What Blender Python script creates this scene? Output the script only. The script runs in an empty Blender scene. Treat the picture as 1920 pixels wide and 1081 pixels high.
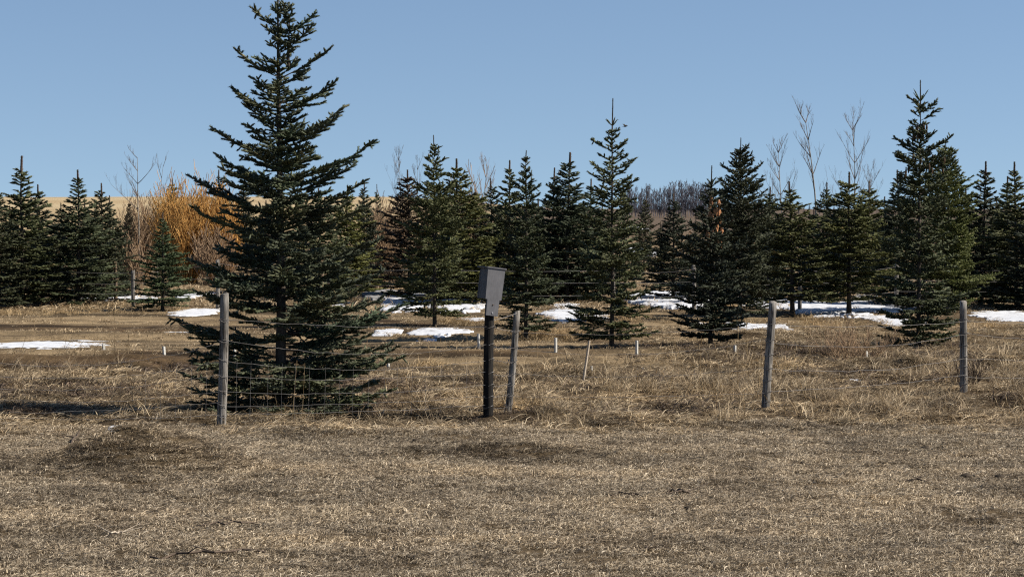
import bpy, math, random
import numpy as np

# ------------------------------------------------------------------ camera, world, sun, exposure
F = 4200.0            # focal length in pixels of the 1920 wide photograph
EYE = 2.05            # eye height in metres
HORIZON = 390.0
PITCH = math.atan((540.5 - HORIZON) / F)
SC = bpy.context.scene
COL = SC.collection

cam_d = bpy.data.cameras.new('camera')
cam = bpy.data.objects.new('camera', cam_d)
COL.objects.link(cam)
cam.location = (0, 0, EYE)
cam.rotation_euler = (math.radians(90) - PITCH, 0, 0)
cam_d.sensor_width = 36.0
cam_d.lens = 36.0 * F / 1920.0
cam_d.clip_start = 0.1
cam_d.clip_end = 9000
SC.camera = cam

SUN_EL = math.radians(42)
SUN_AZ = math.radians(94)      # clockwise from +Y (the view direction): light from the right
world = bpy.data.worlds.new('World')
SC.world = world
world.use_nodes = True
wn, wl = world.node_tree.nodes, world.node_tree.links
wn.clear()
sky = wn.new('ShaderNodeTexSky')
sky.sky_type = 'NISHITA'
sky.sun_disc = False
sky.sun_elevation = SUN_EL
sky.sun_rotation = SUN_AZ
sky.altitude = 700
sky.air_density = 1.0
sky.dust_density = 0.0
sky.ozone_density = 2.4
tc = wn.new('ShaderNodeTexCoord')
mp = wn.new('ShaderNodeMapping'); mp.vector_type = 'POINT'
mp.inputs['Location'].default_value = (0, 0, 0.12)      # the whole dome is read a little higher: dry clear prairie air
hs = wn.new('ShaderNodeHueSaturation')
hs.inputs['Saturation'].default_value = 0.98
bg = wn.new('ShaderNodeBackground')
bg.inputs['Strength'].default_value = 0.067
wo = wn.new('ShaderNodeOutputWorld')
nrm = wn.new('ShaderNodeVectorMath'); nrm.operation = 'NORMALIZE'
wl.new(tc.outputs['Generated'], mp.inputs['Vector'])
wl.new(mp.outputs[0], nrm.inputs[0])
wl.new(nrm.outputs[0], sky.inputs['Vector'])
wl.new(sky.outputs[0], hs.inputs['Color'])
wl.new(hs.outputs[0], bg.inputs['Color'])
wl.new(bg.outputs[0], wo.inputs['Surface'])

sun_d = bpy.data.lights.new('sun', 'SUN')
sun_d.energy = 5.0
sun_d.angle = math.radians(0.53)
sun_d.color = (1.0, 0.93, 0.83)
sun = bpy.data.objects.new('sun', sun_d)
COL.objects.link(sun)
sun.location = (20, 0, 30)
sun.rotation_euler = (math.radians(90) - SUN_EL, 0, math.pi - SUN_AZ)

SC.view_settings.view_transform = 'Standard'
SC.view_settings.look = 'None'
SC.view_settings.exposure = 0.8
SC.view_settings.gamma = 1.0
SC.view_settings.use_curve_mapping = False
SC.render.engine = 'CYCLES'
SC.cycles.use_denoising = False
SC.cycles.max_bounces = 5
SC.cycles.diffuse_bounces = 2
SC.cycles.glossy_bounces = 2
SC.cycles.transparent_max_bounces = 4
SC.render.film_transparent = False
SC.cycles.filter_width = 1.2

R = random.Random(7)
NR = np.random.default_rng(11)

# ------------------------------------------------------------------ noise, terrain, projection
_lat = np.random.default_rng(5).random((256, 256))


def vnoise(x, y):
    x = np.asarray(x, float); y = np.asarray(y, float)
    xi = np.floor(x).astype(int); yi = np.floor(y).astype(int)
    fx = x - xi; fy = y - yi
    fx = fx * fx * (3 - 2 * fx); fy = fy * fy * (3 - 2 * fy)
    a = _lat[xi & 255, yi & 255]; b = _lat[(xi + 1) & 255, yi & 255]
    c = _lat[xi & 255, (yi + 1) & 255]; d = _lat[(xi + 1) & 255, (yi + 1) & 255]
    return (a + (b - a) * fx) * (1 - fy) + (c + (d - c) * fx) * fy


def fbm(x, y, o=3):
    s = 0; a = 0.5; t = 0
    for i in range(o):
        s = s + a * vnoise(x * 2 ** i + 17.3 * i, y * 2 ** i + 9.1 * i); t += a; a *= 0.5
    return s / t


def sst(a, b, v):
    t = np.clip((v - a) / (b - a), 0, 1)
    return t * t * (3 - 2 * t)


def T(x, y):
    x = np.asarray(x, float); y = np.asarray(y, float)
    z = (fbm(x * 0.35 + 3, y * 0.35, 2) - 0.5) * 0.08
    z = z + (fbm(x * 2.2, y * 2.2, 2) - 0.5) * 0.035
    rough = sst(20, 21.5, y) * (1 - sst(28, 32, y)) + 0.8 * sst(1.5, 4.0, x) * sst(26, 29, y) * (1 - sst(38, 41, y))
    z = z + rough * (fbm(x * 1.2 + 40, y * 2.2 + 7, 3) - 0.45) * 0.26
    # grassed-over mound on the left, low ridge in the middle
    z = z + 0.24 * np.exp(-(((x + 2.95) / 0.62) ** 2 + ((y - 18.0) / 0.55) ** 2)) * (0.8 + 0.5 * fbm(x * 3, y * 3, 2))
    z = z + 0.08 * np.exp(-(((x + 0.05) / 0.85) ** 2 + ((y - 18.75) / 0.28) ** 2))
    # wheel ruts of the track beyond the fence
    for yr, wr in ((29.3, 0.32), (31.0, 0.3), (35.2, 0.5)):
        yy = y - yr - 0.35 * np.sin(x * 0.25 + yr)
        z = z - 0.075 * np.exp(-(yy / wr) ** 2) + 0.05 * np.exp(-((yy - 0.7) / 0.4) ** 2)
    q = x / np.maximum(y, 5.0) * F + 960
    A = 9.0 - 7.6 * sst(700, 1100, q)
    r = sst(110, 1500, y)
    z = z + A * r - 14 * sst(1500, 4000, y) * 0.7
    z = z + (fbm(x * 0.012 + 5, y * 0.012, 2) - 0.5) * 0.7 * sst(90, 400, y)
    return z


CP, SP = math.cos(PITCH), math.sin(PITCH)


def at(px, py, D):
    """world point seen at photo pixel (px, py) at distance D along Y"""
    dx = (px - 960) / F; dy = (540.5 - py) / F
    wy = CP + SP * dy; wz = -SP + CP * dy
    k = D / wy
    return (dx * k, D, EYE + wz * k)


def ground(px, py):
    dx = (px - 960) / F; dy = (540.5 - py) / F
    wy = CP + SP * dy; wz = -SP + CP * dy
    D = EYE / (-wz) * wy
    for _ in range(14):
        x = dx / wy * D
        D = 0.5 * D + 0.5 * (EYE - float(T(x, D))) / (-wz) * wy
    x = dx / wy * D
    return (x, D, float(T(x, D)))


# ------------------------------------------------------------------ materials
def mat(name, rough=0.8, spec=0.3):
    m = bpy.data.materials.new(name); m.use_nodes = True
    b = m.node_tree.nodes['Principled BSDF']
    b.inputs['Roughness'].default_value = rough
    b.inputs['Specular IOR Level'].default_value = spec
    return m, m.node_tree.nodes, m.node_tree.links, b


def ramp(n, l, src, stops):
    r = n.new('ShaderNodeValToRGB')
    e = r.color_ramp.elements
    while len(e) < len(stops): e.new(0.5)
    for k, (p, c) in enumerate(stops):
        e[k].position = p; e[k].color = (*c, 1)
    l.new(src, r.inputs['Fac'])
    return r


def noise_node(n, l, scale, detail=4, vec=None, rough=0.6, dist=0.0):
    t = n.new('ShaderNodeTexNoise'); t.inputs['Scale'].default_value = scale
    t.inputs['Detail'].default_value = detail; t.inputs['Roughness'].default_value = rough
    t.inputs['Distortion'].default_value = dist
    if vec is not None: l.new(vec, t.inputs['Vector'])
    return t


def mix(n, l, fac, a, b, mode='MIX'):
    m = n.new('ShaderNodeMix'); m.data_type = 'RGBA'; m.blend_type = mode
    for sock, v in ((m.inputs[0], fac), (m.inputs[6], a), (m.inputs[7], b)):
        if isinstance(v, (int, float)): sock.default_value = v
        elif isinstance(v, tuple): sock.default_value = (*v, 1)
        else: l.new(v, sock)
    return m.outputs[2]


def attr_node(n, name):
    a = n.new('ShaderNodeAttribute'); a.attribute_name = name
    return a


def simple(name, c0, c1, scale=20, rough=0.85, spec=0.2, stretch=None, bump=0.0, attr=False):
    m, n, l, b = mat(name, rough, spec)
    co = n.new('ShaderNodeTexCoord').outputs['Object']
    if stretch:
        mp = n.new('ShaderNodeMapping'); mp.inputs['Scale'].default_value = stretch
        l.new(co, mp.inputs['Vector']); co = mp.outputs[0]
    t = noise_node(n, l, scale, 5, co)
    r = ramp(n, l, t.outputs['Fac'], [(0.3, c0), (0.7, c1)])
    out = r.outputs[0]
    if attr:
        at_ = attr_node(n, 'rnd')
        out = mix(n, l, 1.0, out, ramp(n, l, at_.outputs['Fac'], [(0, (0.6, 0.6, 0.6)), (1, (1.3, 1.3, 1.3))]).outputs[0], 'MULTIPLY')
    l.new(out, b.inputs['Base Color'])
    if bump:
        bp = n.new('ShaderNodeBump'); bp.inputs['Strength'].default_value = bump
        bp.inputs['Distance'].default_value = 0.01
        l.new(t.outputs['Fac'], bp.inputs['Height']); l.new(bp.outputs[0], b.inputs['Normal'])
    return m


def needle_mat(name, dark, light, tip):
    m, n, l, b = mat(name, 0.6, 0.2)
    a = attr_node(n, 'rnd')
    co = n.new('ShaderNodeTexCoord').outputs['Object']
    t = noise_node(n, l, 2.2, 3, co)
    r = ramp(n, l, a.outputs['Fac'], [(0.0, dark), (0.6, light), (0.97, light), (1.0, tip)])
    v = ramp(n, l, t.outputs['Fac'], [(0.3, (0.65, 0.65, 0.65)), (0.7, (1.3, 1.3, 1.2))])
    t2 = noise_node(n, l, 90, 2, co)
    v2 = ramp(n, l, t2.outputs['Fac'], [(0.35, (0.55, 0.55, 0.55)), (0.65, (1.4, 1.4, 1.4))])
    o = mix(n, l, 1.0, r.outputs[0], v.outputs[0], 'MULTIPLY')
    o = mix(n, l, 1.0, o, v2.outputs[0], 'MULTIPLY')
    oi = n.new('ShaderNodeObjectInfo')
    v3 = ramp(n, l, oi.outputs['Random'], [(0.0, (0.72, 0.76, 0.78)), (0.35, (1.0, 1.0, 1.0)), (0.7, (1.25, 1.15, 0.95)), (1.0, (0.95, 1.12, 1.12))])
    o = mix(n, l, 1.0, o, v3.outputs[0], 'MULTIPLY')
    l.new(o, b.inputs['Base Color'])
    return m


M = {}
M['needle_blue'] = needle_mat('spruce needles blue green', (0.021, 0.027, 0.015), (0.076, 0.086, 0.052), (0.12, 0.11, 0.065))
M['needle_green'] = needle_mat('spruce needles green', (0.021, 0.028, 0.012), (0.078, 0.088, 0.042), (0.13, 0.11, 0.05))
M['needle_yellow'] = needle_mat('spruce needles yellow green', (0.038, 0.043, 0.014), (0.120, 0.120, 0.040), (0.17, 0.13, 0.05))
M['needle_dark'] = needle_mat('spruce needles dark', (0.014, 0.018, 0.011), (0.048, 0.056, 0.034), (0.07, 0.05, 0.03))
M['needle_bronze'] = needle_mat('spruce needles bronze', (0.035, 0.024, 0.016), (0.12, 0.080, 0.050), (0.18, 0.10, 0.05))
M['bark'] = simple('spruce bark', (0.030, 0.024, 0.018), (0.085, 0.068, 0.052), 30, stretch=(1, 1, 0.3), bump=0.6)
M['leader'] = simple('young leader bark', (0.05, 0.035, 0.028), (0.11, 0.07, 0.05), 60)
M['cone'] = simple('ripe cones', (0.20, 0.09, 0.04), (0.46, 0.22, 0.10), 25)
M['willow'] = simple('orange willow twigs', (0.32, 0.165, 0.045), (0.66, 0.38, 0.125), 3, attr=True)
M['brush'] = simple('brown twigs', (0.17, 0.112, 0.068), (0.40, 0.275, 0.165), 3, attr=True)
M['greytwig'] = simple('grey twigs', (0.09, 0.078, 0.072), (0.21, 0.185, 0.17), 4, attr=True)
M['paletrunk'] = simple('pale poplar bark', (0.15, 0.132, 0.108), (0.32, 0.29, 0.24), 12)
M['aspen'] = simple('far aspen bark', (0.055, 0.052, 0.062), (0.15, 0.14, 0.155), 0.5, attr=True)
M['wire'] = simple('galvanised wire', (0.08, 0.072, 0.066), (0.22, 0.205, 0.19), 30, rough=0.5, spec=0.5)
M['rustwire'] = simple('rusted barbed wire', (0.05, 0.035, 0.03), (0.13, 0.09, 0.07), 30, rough=0.6, spec=0.4)
M['stake'] = simple('white painted stake', (0.34, 0.32, 0.27), (0.52, 0.51, 0.47), 30)
M['palewood'] = simple('pale bare wood', (0.30, 0.24, 0.17), (0.50, 0.43, 0.34), 30, stretch=(1, 1, 0.1))
M['clod'] = simple('dark clod', (0.018, 0.014, 0.010), (0.06, 0.045, 0.03), 30, bump=0.5)
M['stick'] = simple('dark fallen twig', (0.04, 0.03, 0.022), (0.13, 0.095, 0.068), 30)
M['screw'] = simple('steel screw', (0.25, 0.25, 0.26), (0.5, 0.5, 0.52), 80, rough=0.4, spec=0.6)
M['bird'] = simple('dark feathers', (0.02, 0.02, 0.02), (0.06, 0.055, 0.05), 60)


def post_mat(name, dark, mid, light):
    m, n, l, b = mat(name, 0.85, 0.2)
    co = n.new('ShaderNodeTexCoord').outputs['Object']
    mp = n.new('ShaderNodeMapping'); mp.inputs['Scale'].default_value = (1, 1, 0.045); l.new(co, mp.inputs['Vector'])
    t = noise_node(n, l, 95, 6, mp.outputs[0], 0.65)
    r = ramp(n, l, t.outputs['Fac'], [(0.40, dark), (0.47, mid), (0.68, light)])
    t2 = noise_node(n, l, 5, 3, co)
    v = ramp(n, l, t2.outputs['Fac'], [(0.35, (0.62, 0.6, 0.57)), (0.65, (1.15, 1.12, 1.08))])
    o = mix(n, l, 1.0, r.outputs[0], v.outputs[0], 'MULTIPLY')
    l.new(o, b.inputs['Base Color'])
    bp = n.new('ShaderNodeBump'); bp.inputs['Strength'].default_value = 0.8; bp.inputs['Distance'].default_value = 0.006
    l.new(t.outputs['Fac'], bp.inputs['Height']); l.new(bp.outputs[0], b.inputs['Normal'])
    return m


M['post'] = post_mat('weathered grey post', (0.025, 0.022, 0.019), (0.15, 0.138, 0.122), (0.33, 0.315, 0.29))
M['post_dark'] = post_mat('creosoted post', (0.005, 0.0045, 0.004), (0.010, 0.009, 0.008), (0.028, 0.024, 0.020))
M['post_brown'] = post_mat('brown post', (0.05, 0.036, 0.026), (0.17, 0.12, 0.08), (0.30, 0.22, 0.15))


def paint_mat():
    m, n, l, b = mat('grey painted wood', 0.7, 0.3)
    co = n.new('ShaderNodeTexCoord').outputs['Object']
    mp = n.new('ShaderNodeMapping'); mp.inputs['Scale'].default_value = (1, 1, 0.12); l.new(co, mp.inputs['Vector'])
    t = noise_node(n, l, 60, 6, mp.outputs[0], 0.7)
    t2 = noise_node(n, l, 9, 4, co)
    r = ramp(n, l, t.outputs['Fac'], [(0.3, (0.088, 0.087, 0.092)), (0.7, (0.122, 0.120, 0.126))])
    v = ramp(n, l, t2.outputs['Fac'], [(0.3, (0.82, 0.82, 0.82)), (0.7, (1.12, 1.12, 1.12))])
    l.new(mix(n, l, 1.0, r.outputs[0], v.outputs[0], 'MULTIPLY'), b.inputs['Base Color'])
    bp = n.new('ShaderNodeBump'); bp.inputs['Strength'].default_value = 0.35; bp.inputs['Distance'].default_value = 0.003
    l.new(t.outputs['Fac'], bp.inputs['Height']); l.new(bp.outputs[0], b.inputs['Normal'])
    return m


M['paint'] = paint_mat()


def snow_mat():
    m, n, l, b = mat('old snow', 0.6, 0.3)
    g = n.new('ShaderNodeNewGeometry').outputs['Position']
    t = noise_node(n, l, 5, 6, g, 0.7)
    r = ramp(n, l, t.outputs['Fac'], [(0.32, (0.26, 0.26, 0.265)), (0.45, (0.50, 0.51, 0.53)), (0.7, (0.60, 0.61, 0.63))])
    l.new(r.outputs[0], b.inputs['Base Color'])
    bp = n.new('ShaderNodeBump'); bp.inputs['Strength'].default_value = 0.5; bp.inputs['Distance'].default_value = 0.03
    l.new(t.outputs['Fac'], bp.inputs['Height']); l.new(bp.outputs[0], b.inputs['Normal'])
    return m


M['snow'] = snow_mat()
M['dirty_snow'] = simple('dirty old snow', (0.10, 0.098, 0.095), (0.24, 0.24, 0.245), 6, bump=0.5)


def ground_mat():
    m, n, l, b = mat('dead grass and soil', 0.95, 0.1)
    a = attr_node(n, 'Col')
    g = n.new('ShaderNodeNewGeometry').outputs['Position']
    mp = n.new('ShaderNodeMapping'); mp.inputs['Scale'].default_value = (0.55, 1.0, 1.0); l.new(g, mp.inputs['Vector'])
    t1 = noise_node(n, l, 55, 5, mp.outputs[0], 0.75)
    t2 = noise_node(n, l, 5.0, 6, mp.outputs[0], 0.65)
    t3 = noise_node(n, l, 0.6, 5, mp.outputs[0], 0.6)
    r1 = ramp(n, l, t1.outputs['Fac'], [(0.32, (0.35, 0.33, 0.30)), (0.5, (0.95, 0.94, 0.92)), (0.68, (1.65, 1.62, 1.52))])
    r2 = ramp(n, l, t2.outputs['Fac'], [(0.3, (0.62, 0.60, 0.56)), (0.55, (1.0, 1.0, 1.0)), (0.75, (1.25, 1.23, 1.16))])
    r3 = ramp(n, l, t3.outputs['Fac'], [(0.3, (0.80, 0.79, 0.77)), (0.7, (1.18, 1.18, 1.16))])
    o = mix(n, l, 1.0, a.outputs['Color'], r1.outputs[0], 'MULTIPLY')
    o = mix(n, l, 1.0, o, r2.outputs[0], 'MULTIPLY')
    o = mix(n, l, 1.0, o, r3.outputs[0], 'MULTIPLY')
    l.new(o, b.inputs['Base Color'])
    bp = n.new('ShaderNodeBump'); bp.inputs['Strength'].default_value = 0.9; bp.inputs['Distance'].default_value = 0.02
    l.new(t1.outputs['Fac'], bp.inputs['Height']); l.new(bp.outputs[0], b.inputs['Normal'])
    return m


M['ground'] = ground_mat()


def grass_mat(name, stops):
    m, n, l, b = mat(name, 0.7, 0.25)
    a = attr_node(n, 'rnd')
    oi = n.new('ShaderNodeObjectInfo')
    r = ramp(n, l, a.outputs['Fac'], stops)
    v = ramp(n, l, oi.outputs['Random'], [(0.0, (0.78, 0.77, 0.76)), (1.0, (1.2, 1.19, 1.17))])
    g = n.new('ShaderNodeNewGeometry').outputs['Position']
    t = noise_node(n, l, 0.9, 4, g, 0.65)
    w = ramp(n, l, t.outputs['Fac'], [(0.32, (0.55, 0.535, 0.52)), (0.5, (1, 1, 1)), (0.7, (1.22, 1.20, 1.15))])
    mp = n.new('ShaderNodeMapping'); mp.inputs['Scale'].default_value = (0.25, 0.9, 0.5); l.new(g, mp.inputs['Vector'])
    t4 = noise_node(n, l, 1.0, 3, mp.outputs[0], 0.6)
    w4 = ramp(n, l, t4.outputs['Fac'], [(0.36, (0.78, 0.78, 0.78)), (0.5, (1, 1, 1)), (0.62, (1.12, 1.10, 1.07))])
    o = mix(n, l, 1.0, r.outputs[0], v.outputs[0], 'MULTIPLY')
    o = mix(n, l, 1.0, o, w.outputs[0], 'MULTIPLY')
    o = mix(n, l, 1.0, o, w4.outputs[0], 'MULTIPLY')
    l.new(o, b.inputs['Base Color'])
    # thin dry blades let some light through
    tr = n.new('ShaderNodeBsdfTranslucent'); l.new(o, tr.inputs['Color'])
    ms = n.new('ShaderNodeMixShader'); ms.inputs[0].default_value = 0.22
    out = n['Material Output']
    l.new(b.outputs[0], ms.inputs[1]); l.new(tr.outputs[0], ms.inputs[2]); l.new(ms.outputs[0], out.inputs['Surface'])
    return m


M['lawn'] = grass_mat('mown dead grass', [(0.0, (0.050, 0.037, 0.023)), (0.25, (0.225, 0.175, 0.116)), (0.75, (0.415, 0.340, 0.238)), (1.0, (0.60, 0.52, 0.395))])
M['straw'] = grass_mat('long dead grass', [(0.0, (0.045, 0.030, 0.017)), (0.30, (0.24, 0.176, 0.103)), (0.75, (0.45, 0.352, 0.222)), (1.0, (0.64, 0.535, 0.37))])
M['goldstraw'] = grass_mat('golden dead grass', [(0.0, (0.14, 0.09, 0.04)), (0.5, (0.36, 0.25, 0.125)), (1.0, (0.54, 0.42, 0.25))])
M['weed'] = grass_mat('dead brown weeds', [(0.0, (0.020, 0.014, 0.010)), (0.6, (0.085, 0.060, 0.042)), (1.0, (0.20, 0.145, 0.10))])
M['mound'] = grass_mat('dark thatch', [(0.0, (0.03, 0.022, 0.014)), (0.5, (0.165, 0.125, 0.080)), (1.0, (0.44, 0.36, 0.25))])


# ------------------------------------------------------------------ mesh helpers
def link(o, parent=None):
    COL.objects.link(o)
    if parent is not None: o.parent = parent
    return o


def tag(o, label=None, cat=None, group=None, kind=None):
    if label: o['label'] = label
    if cat: o['category'] = cat
    if group: o['group'] = group
    if kind: o['kind'] = kind
    return o


def thing(name, loc, label, cat, group=None, rotz=0.0):
    o = bpy.data.objects.new(name, None); o.empty_display_size = 0.2
    o.location = loc; o.rotation_euler = (0, 0, rotz)
    link(o); tag(o, label, cat, group)
    return o


def np_mesh(name, verts, faces_list, mats, matidx=None, rnd=None, smooth=False):
    """faces_list: list of (n,k) int arrays"""
    me = bpy.data.meshes.new(name)
    verts = np.asarray(verts, np.float32).reshape(-1, 3)
    faces_list = [np.asarray(f, np.int32) for f in faces_list if len(f)]
    nl = sum(f.size for f in faces_list); nf = sum(len(f) for f in faces_list)
    me.vertices.add(len(verts)); me.vertices.foreach_set('co', verts.ravel())
    me.loops.add(nl); me.polygons.add(nf)
    me.loops.foreach_set('vertex_index', np.concatenate([f.ravel() for f in faces_list]))
    tot = np.concatenate([np.full(len(f), f.shape[1], np.int32) for f in faces_list])
    st = np.concatenate([[0], np.cumsum(tot)[:-1]]).astype(np.int32)
    me.polygons.foreach_set('loop_start', st)
    me.polygons.foreach_set('loop_total', tot)
    if matidx is not None: me.polygons.foreach_set('material_index', np.asarray(matidx, np.int32))
    if smooth: me.polygons.foreach_set('use_smooth', np.ones(nf, bool))
    for m in mats: me.materials.append(m)
    if rnd is not None:
        a = me.attributes.new('rnd', 'FLOAT', 'POINT'); a.data.foreach_set('value', np.asarray(rnd, np.float32))
    me.update(calc_edges=True)
    return me


def add(name, me, parent=None, loc=None):
    o = bpy.data.objects.new(name, me)
    if loc is not None: o.location = loc
    return link(o, parent)


def frames(d):
    up = np.where(np.abs(d[:, 2:3]) > 0.9, np.array([[1., 0, 0]]), np.array([[0., 0, 1.]]))
    s = np.cross(d, up); s /= np.linalg.norm(s, axis=1, keepdims=True) + 1e-9
    u = np.cross(s, d)
    return s, u


def tubes(segs, sides=4):
    """segs (n,8): x0 y0 z0 x1 y1 z1 r0 r1 -> verts, quads, seg index per vert"""
    S = np.asarray(segs, float).reshape(-1, 8)
    n = len(S)
    A, B = S[:, :3], S[:, 3:6]
    d = B - A; d /= np.linalg.norm(d, axis=1, keepdims=True) + 1e-9
    s, u = frames(d)
    an = np.arange(sides) * 2 * math.pi / sides
    c, sn = np.cos(an)[None, :, None], np.sin(an)[None, :, None]
    ring = s[:, None, :] * c + u[:, None, :] * sn
    V = np.stack([A[:, None, :] + ring * S[:, 6][:, None, None], B[:, None, :] + ring * S[:, 7][:, None, None]], 1)
    V = V.reshape(-1, 3)
    base = (np.arange(n) * 2 * sides)[:, None]
    k = np.arange(sides); k2 = (k + 1) % sides
    Q = np.stack([base + k, base + k2, base + sides + k2, base + sides + k], -1).reshape(-1, 4)
    return V, Q, np.repeat(np.arange(n), 2 * sides)


def brushes(segs, rng, sides=5, needles=10):
    """needle-covered shoots. segs (n,8): p0 p1 radius rnd"""
    S = np.asarray(segs, float).reshape(-1, 8)
    n = len(S)
    A, B, r = S[:, :3], S[:, 3:6], S[:, 6]
    L = np.linalg.norm(B - A, axis=1, keepdims=True)
    d = (B - A) / (L + 1e-9)
    s, u = frames(d)
    ts = np.array([0.0, 0.22, 0.45, 0.7, 0.95]); rf = np.array([0.3, 0.66, 0.72, 0.66, 0.2])
    K = len(ts)
    an = np.arange(sides) * 2 * math.pi / sides
    ph = rng.random((n, 1, 1)) * 6.28
    jit = 0.55 + rng.random((n, K, sides)) * 0.75
    a = an[None, None, :] + ph + np.arange(K)[None, :, None] * 0.6
    rr = r[:, None, None] * rf[None, :, None] * jit
    P = A[:, None, None, :] + d[:, None, None, :] * (L[:, :, None, None] * ts[None, :, None, None] + (rng.random((n, K, sides, 1)) - 0.3) * r[:, None, None, None] * 0.7)
    P = P + s[:, None, None, :] * (np.cos(a) * rr)[..., None] + u[:, None, None, :] * (np.sin(a) * rr)[..., None]
    V = P.reshape(-1, 3)
    base = (np.arange(n) * K * sides)[:, None, None]
    kk = (np.arange(K - 1) * sides)[None, :, None]
    k = np.arange(sides)[None, None, :]; k2 = (k + 1) % sides
    Q = np.stack([base + kk + k, base + kk + k2, base + kk + sides + k2, base + kk + sides + k], -1).reshape(-1, 4)
    rn = np.repeat(S[:, 7], K * sides)
    Tn = np.zeros((0, 3), int)
    if needles:
        m = needles
        t = rng.random((n, m, 1)) * 0.95
        an2 = rng.random((n, m)) * 6.28
        side = s[:, None, :] * np.cos(an2)[..., None] + u[:, None, :] * np.sin(an2)[..., None]
        p0 = A[:, None, :] + d[:, None, :] * L[:, :, None] * t
        tip = p0 + side * r[:, None, None] * (0.9 + 0.6 * rng.random((n, m, 1))) + d[:, None, :] * r[:, None, None] * 1.1
        w = d[:, None, :] * r[:, None, None] * 0.19
        NV = np.stack([p0 - w + side * r[:, None, None] * 0.4, p0 + w + side * r[:, None, None] * 0.4, tip], 2).reshape(-1, 3)
        off = len(V)
        V = np.concatenate([V, NV])
        Tn = off + np.arange(n * m * 3).reshape(-1, 3)
        rn = np.concatenate([rn, np.clip(np.repeat(S[:, 7], m * 3) + 0.12, 0, 1)])
    return V, Q, Tn, rn


# ------------------------------------------------------------------ spruce
def nrmv(v):
    l = math.sqrt(v[0] ** 2 + v[1] ** 2 + v[2] ** 2) + 1e-9
    return (v[0] / l, v[1] / l, v[2] / l)


def bough(o, az, L, e0, e1, rg, sp, r, wood, needle, tone):
    """one spruce bough: woody axis, side shoots and their side shoots"""
    n = max(3, int(L / 0.07))
    step = L / n
    p = list(o); pts = [tuple(p)]; dirs = []
    a = az
    for i in range(n):
        t = (i + 0.5) / n
        e = e0 + (e1 - e0) * t ** 1.3 + rg.uniform(-0.07, 0.07)
        a += rg.uniform(-0.06, 0.06)
        d = (math.cos(e) * math.cos(a), math.cos(e) * math.sin(a), math.sin(e))
        dirs.append(d)
        p = [p[k] + d[k] * step for k in range(3)]
        pts.append(tuple(p))
    rw = 0.003 + 0.0075 * L
    for i in range(n):
        t = i / n
        wood.append((*pts[i], *pts[i + 1], rw * (1 - 0.8 * t), rw * (1 - 0.8 * (i + 1) / n)))
        if t > 0.18 or L < 0.3:
            needle.append((*pts[i], *[pts[i + 1][k] + dirs[i][k] * r * 0.6 for k in range(3)], r * (0.8 if i < n - 1 else 0.9), tone() if i < n - 1 else min(1, tone() + 0.25)))
    s = 0.10 * L + rg.uniform(0, sp)
    side = 1
    while s < L - 0.02:
        i = min(n - 1, int(s / step)); f = s / step - i
        q = [pts[i][k] + (pts[i + 1][k] - pts[i][k]) * f for k in range(3)]
        d = dirs[i]
        sd = nrmv((-d[1] * side, d[0] * side, 0.0))
        rem = L - s
        ln = min(0.52 * rem + 0.05, 0.36 * L + 0.05) * rg.uniform(0.65, 1.15)
        if s < 0.3 * L: ln *= 0.55 + 1.5 * s / L
        c = rg.uniform(0.55, 0.75); k1 = rg.uniform(0.65, 0.85); vu = rg.uniform(-0.22, 0.20)
        dd = nrmv((d[0] * c + sd[0] * k1, d[1] * c + sd[1] * k1, d[2] * 0.8 + vu))
        ns = max(1, int(round(ln / 0.075)))
        qq = q; dcur = dd
        for j in range(ns):
            st = ln / ns
            q2 = [qq[k] + dcur[k] * st for k in range(3)]
            needle.append((*qq, *[q2[k] + dcur[k] * r * 0.5 for k in range(3)], r * rg.uniform(0.8, 1.0), tone()))
            if ns > 1 and j > 0 or ns == 1 and ln > 0.06:
                for sg in ((1, -1) if (ns > 2 and rg.random() < .6) else (rg.choice((1, -1)),)):
                    s2 = nrmv((-dcur[1] * sg, dcur[0] * sg, 0))
                    d3 = nrmv((dcur[0] * 0.7 + s2[0] * 0.7, dcur[1] * 0.7 + s2[1] * 0.7, dcur[2] + rg.uniform(-0.25, 0.25)))
                    l3 = rg.uniform(0.065, 0.12) * (0.6 + 0.4 * (ns - j) / ns + (0.25 if ns > 3 else 0))
                    needle.append((*qq, *[qq[k] + d3[k] * l3 for k in range(3)], r * 0.85, tone()))
            dcur = nrmv((dcur[0] + d[0] * 0.12, dcur[1] + d[1] * 0.12, dcur[2] + rg.uniform(-0.05, 0.10)))
            qq = q2
        if rg.random() < 0.30:
            d3 = nrmv((d[0] * 0.6 + rg.uniform(-.3, .3), d[1] * 0.6 + rg.uniform(-.3, .3), rg.choice((1, 1, -0.7)) * rg.uniform(0.5, 1.0)))
            l3 = rg.uniform(0.045, 0.09)
            needle.append((*q, *[q[k] + d3[k] * l3 for k in range(3)], r * 0.85, tone()))
        s += sp * rg.uniform(0.7, 1.3) * 0.62
        side = -side


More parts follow.
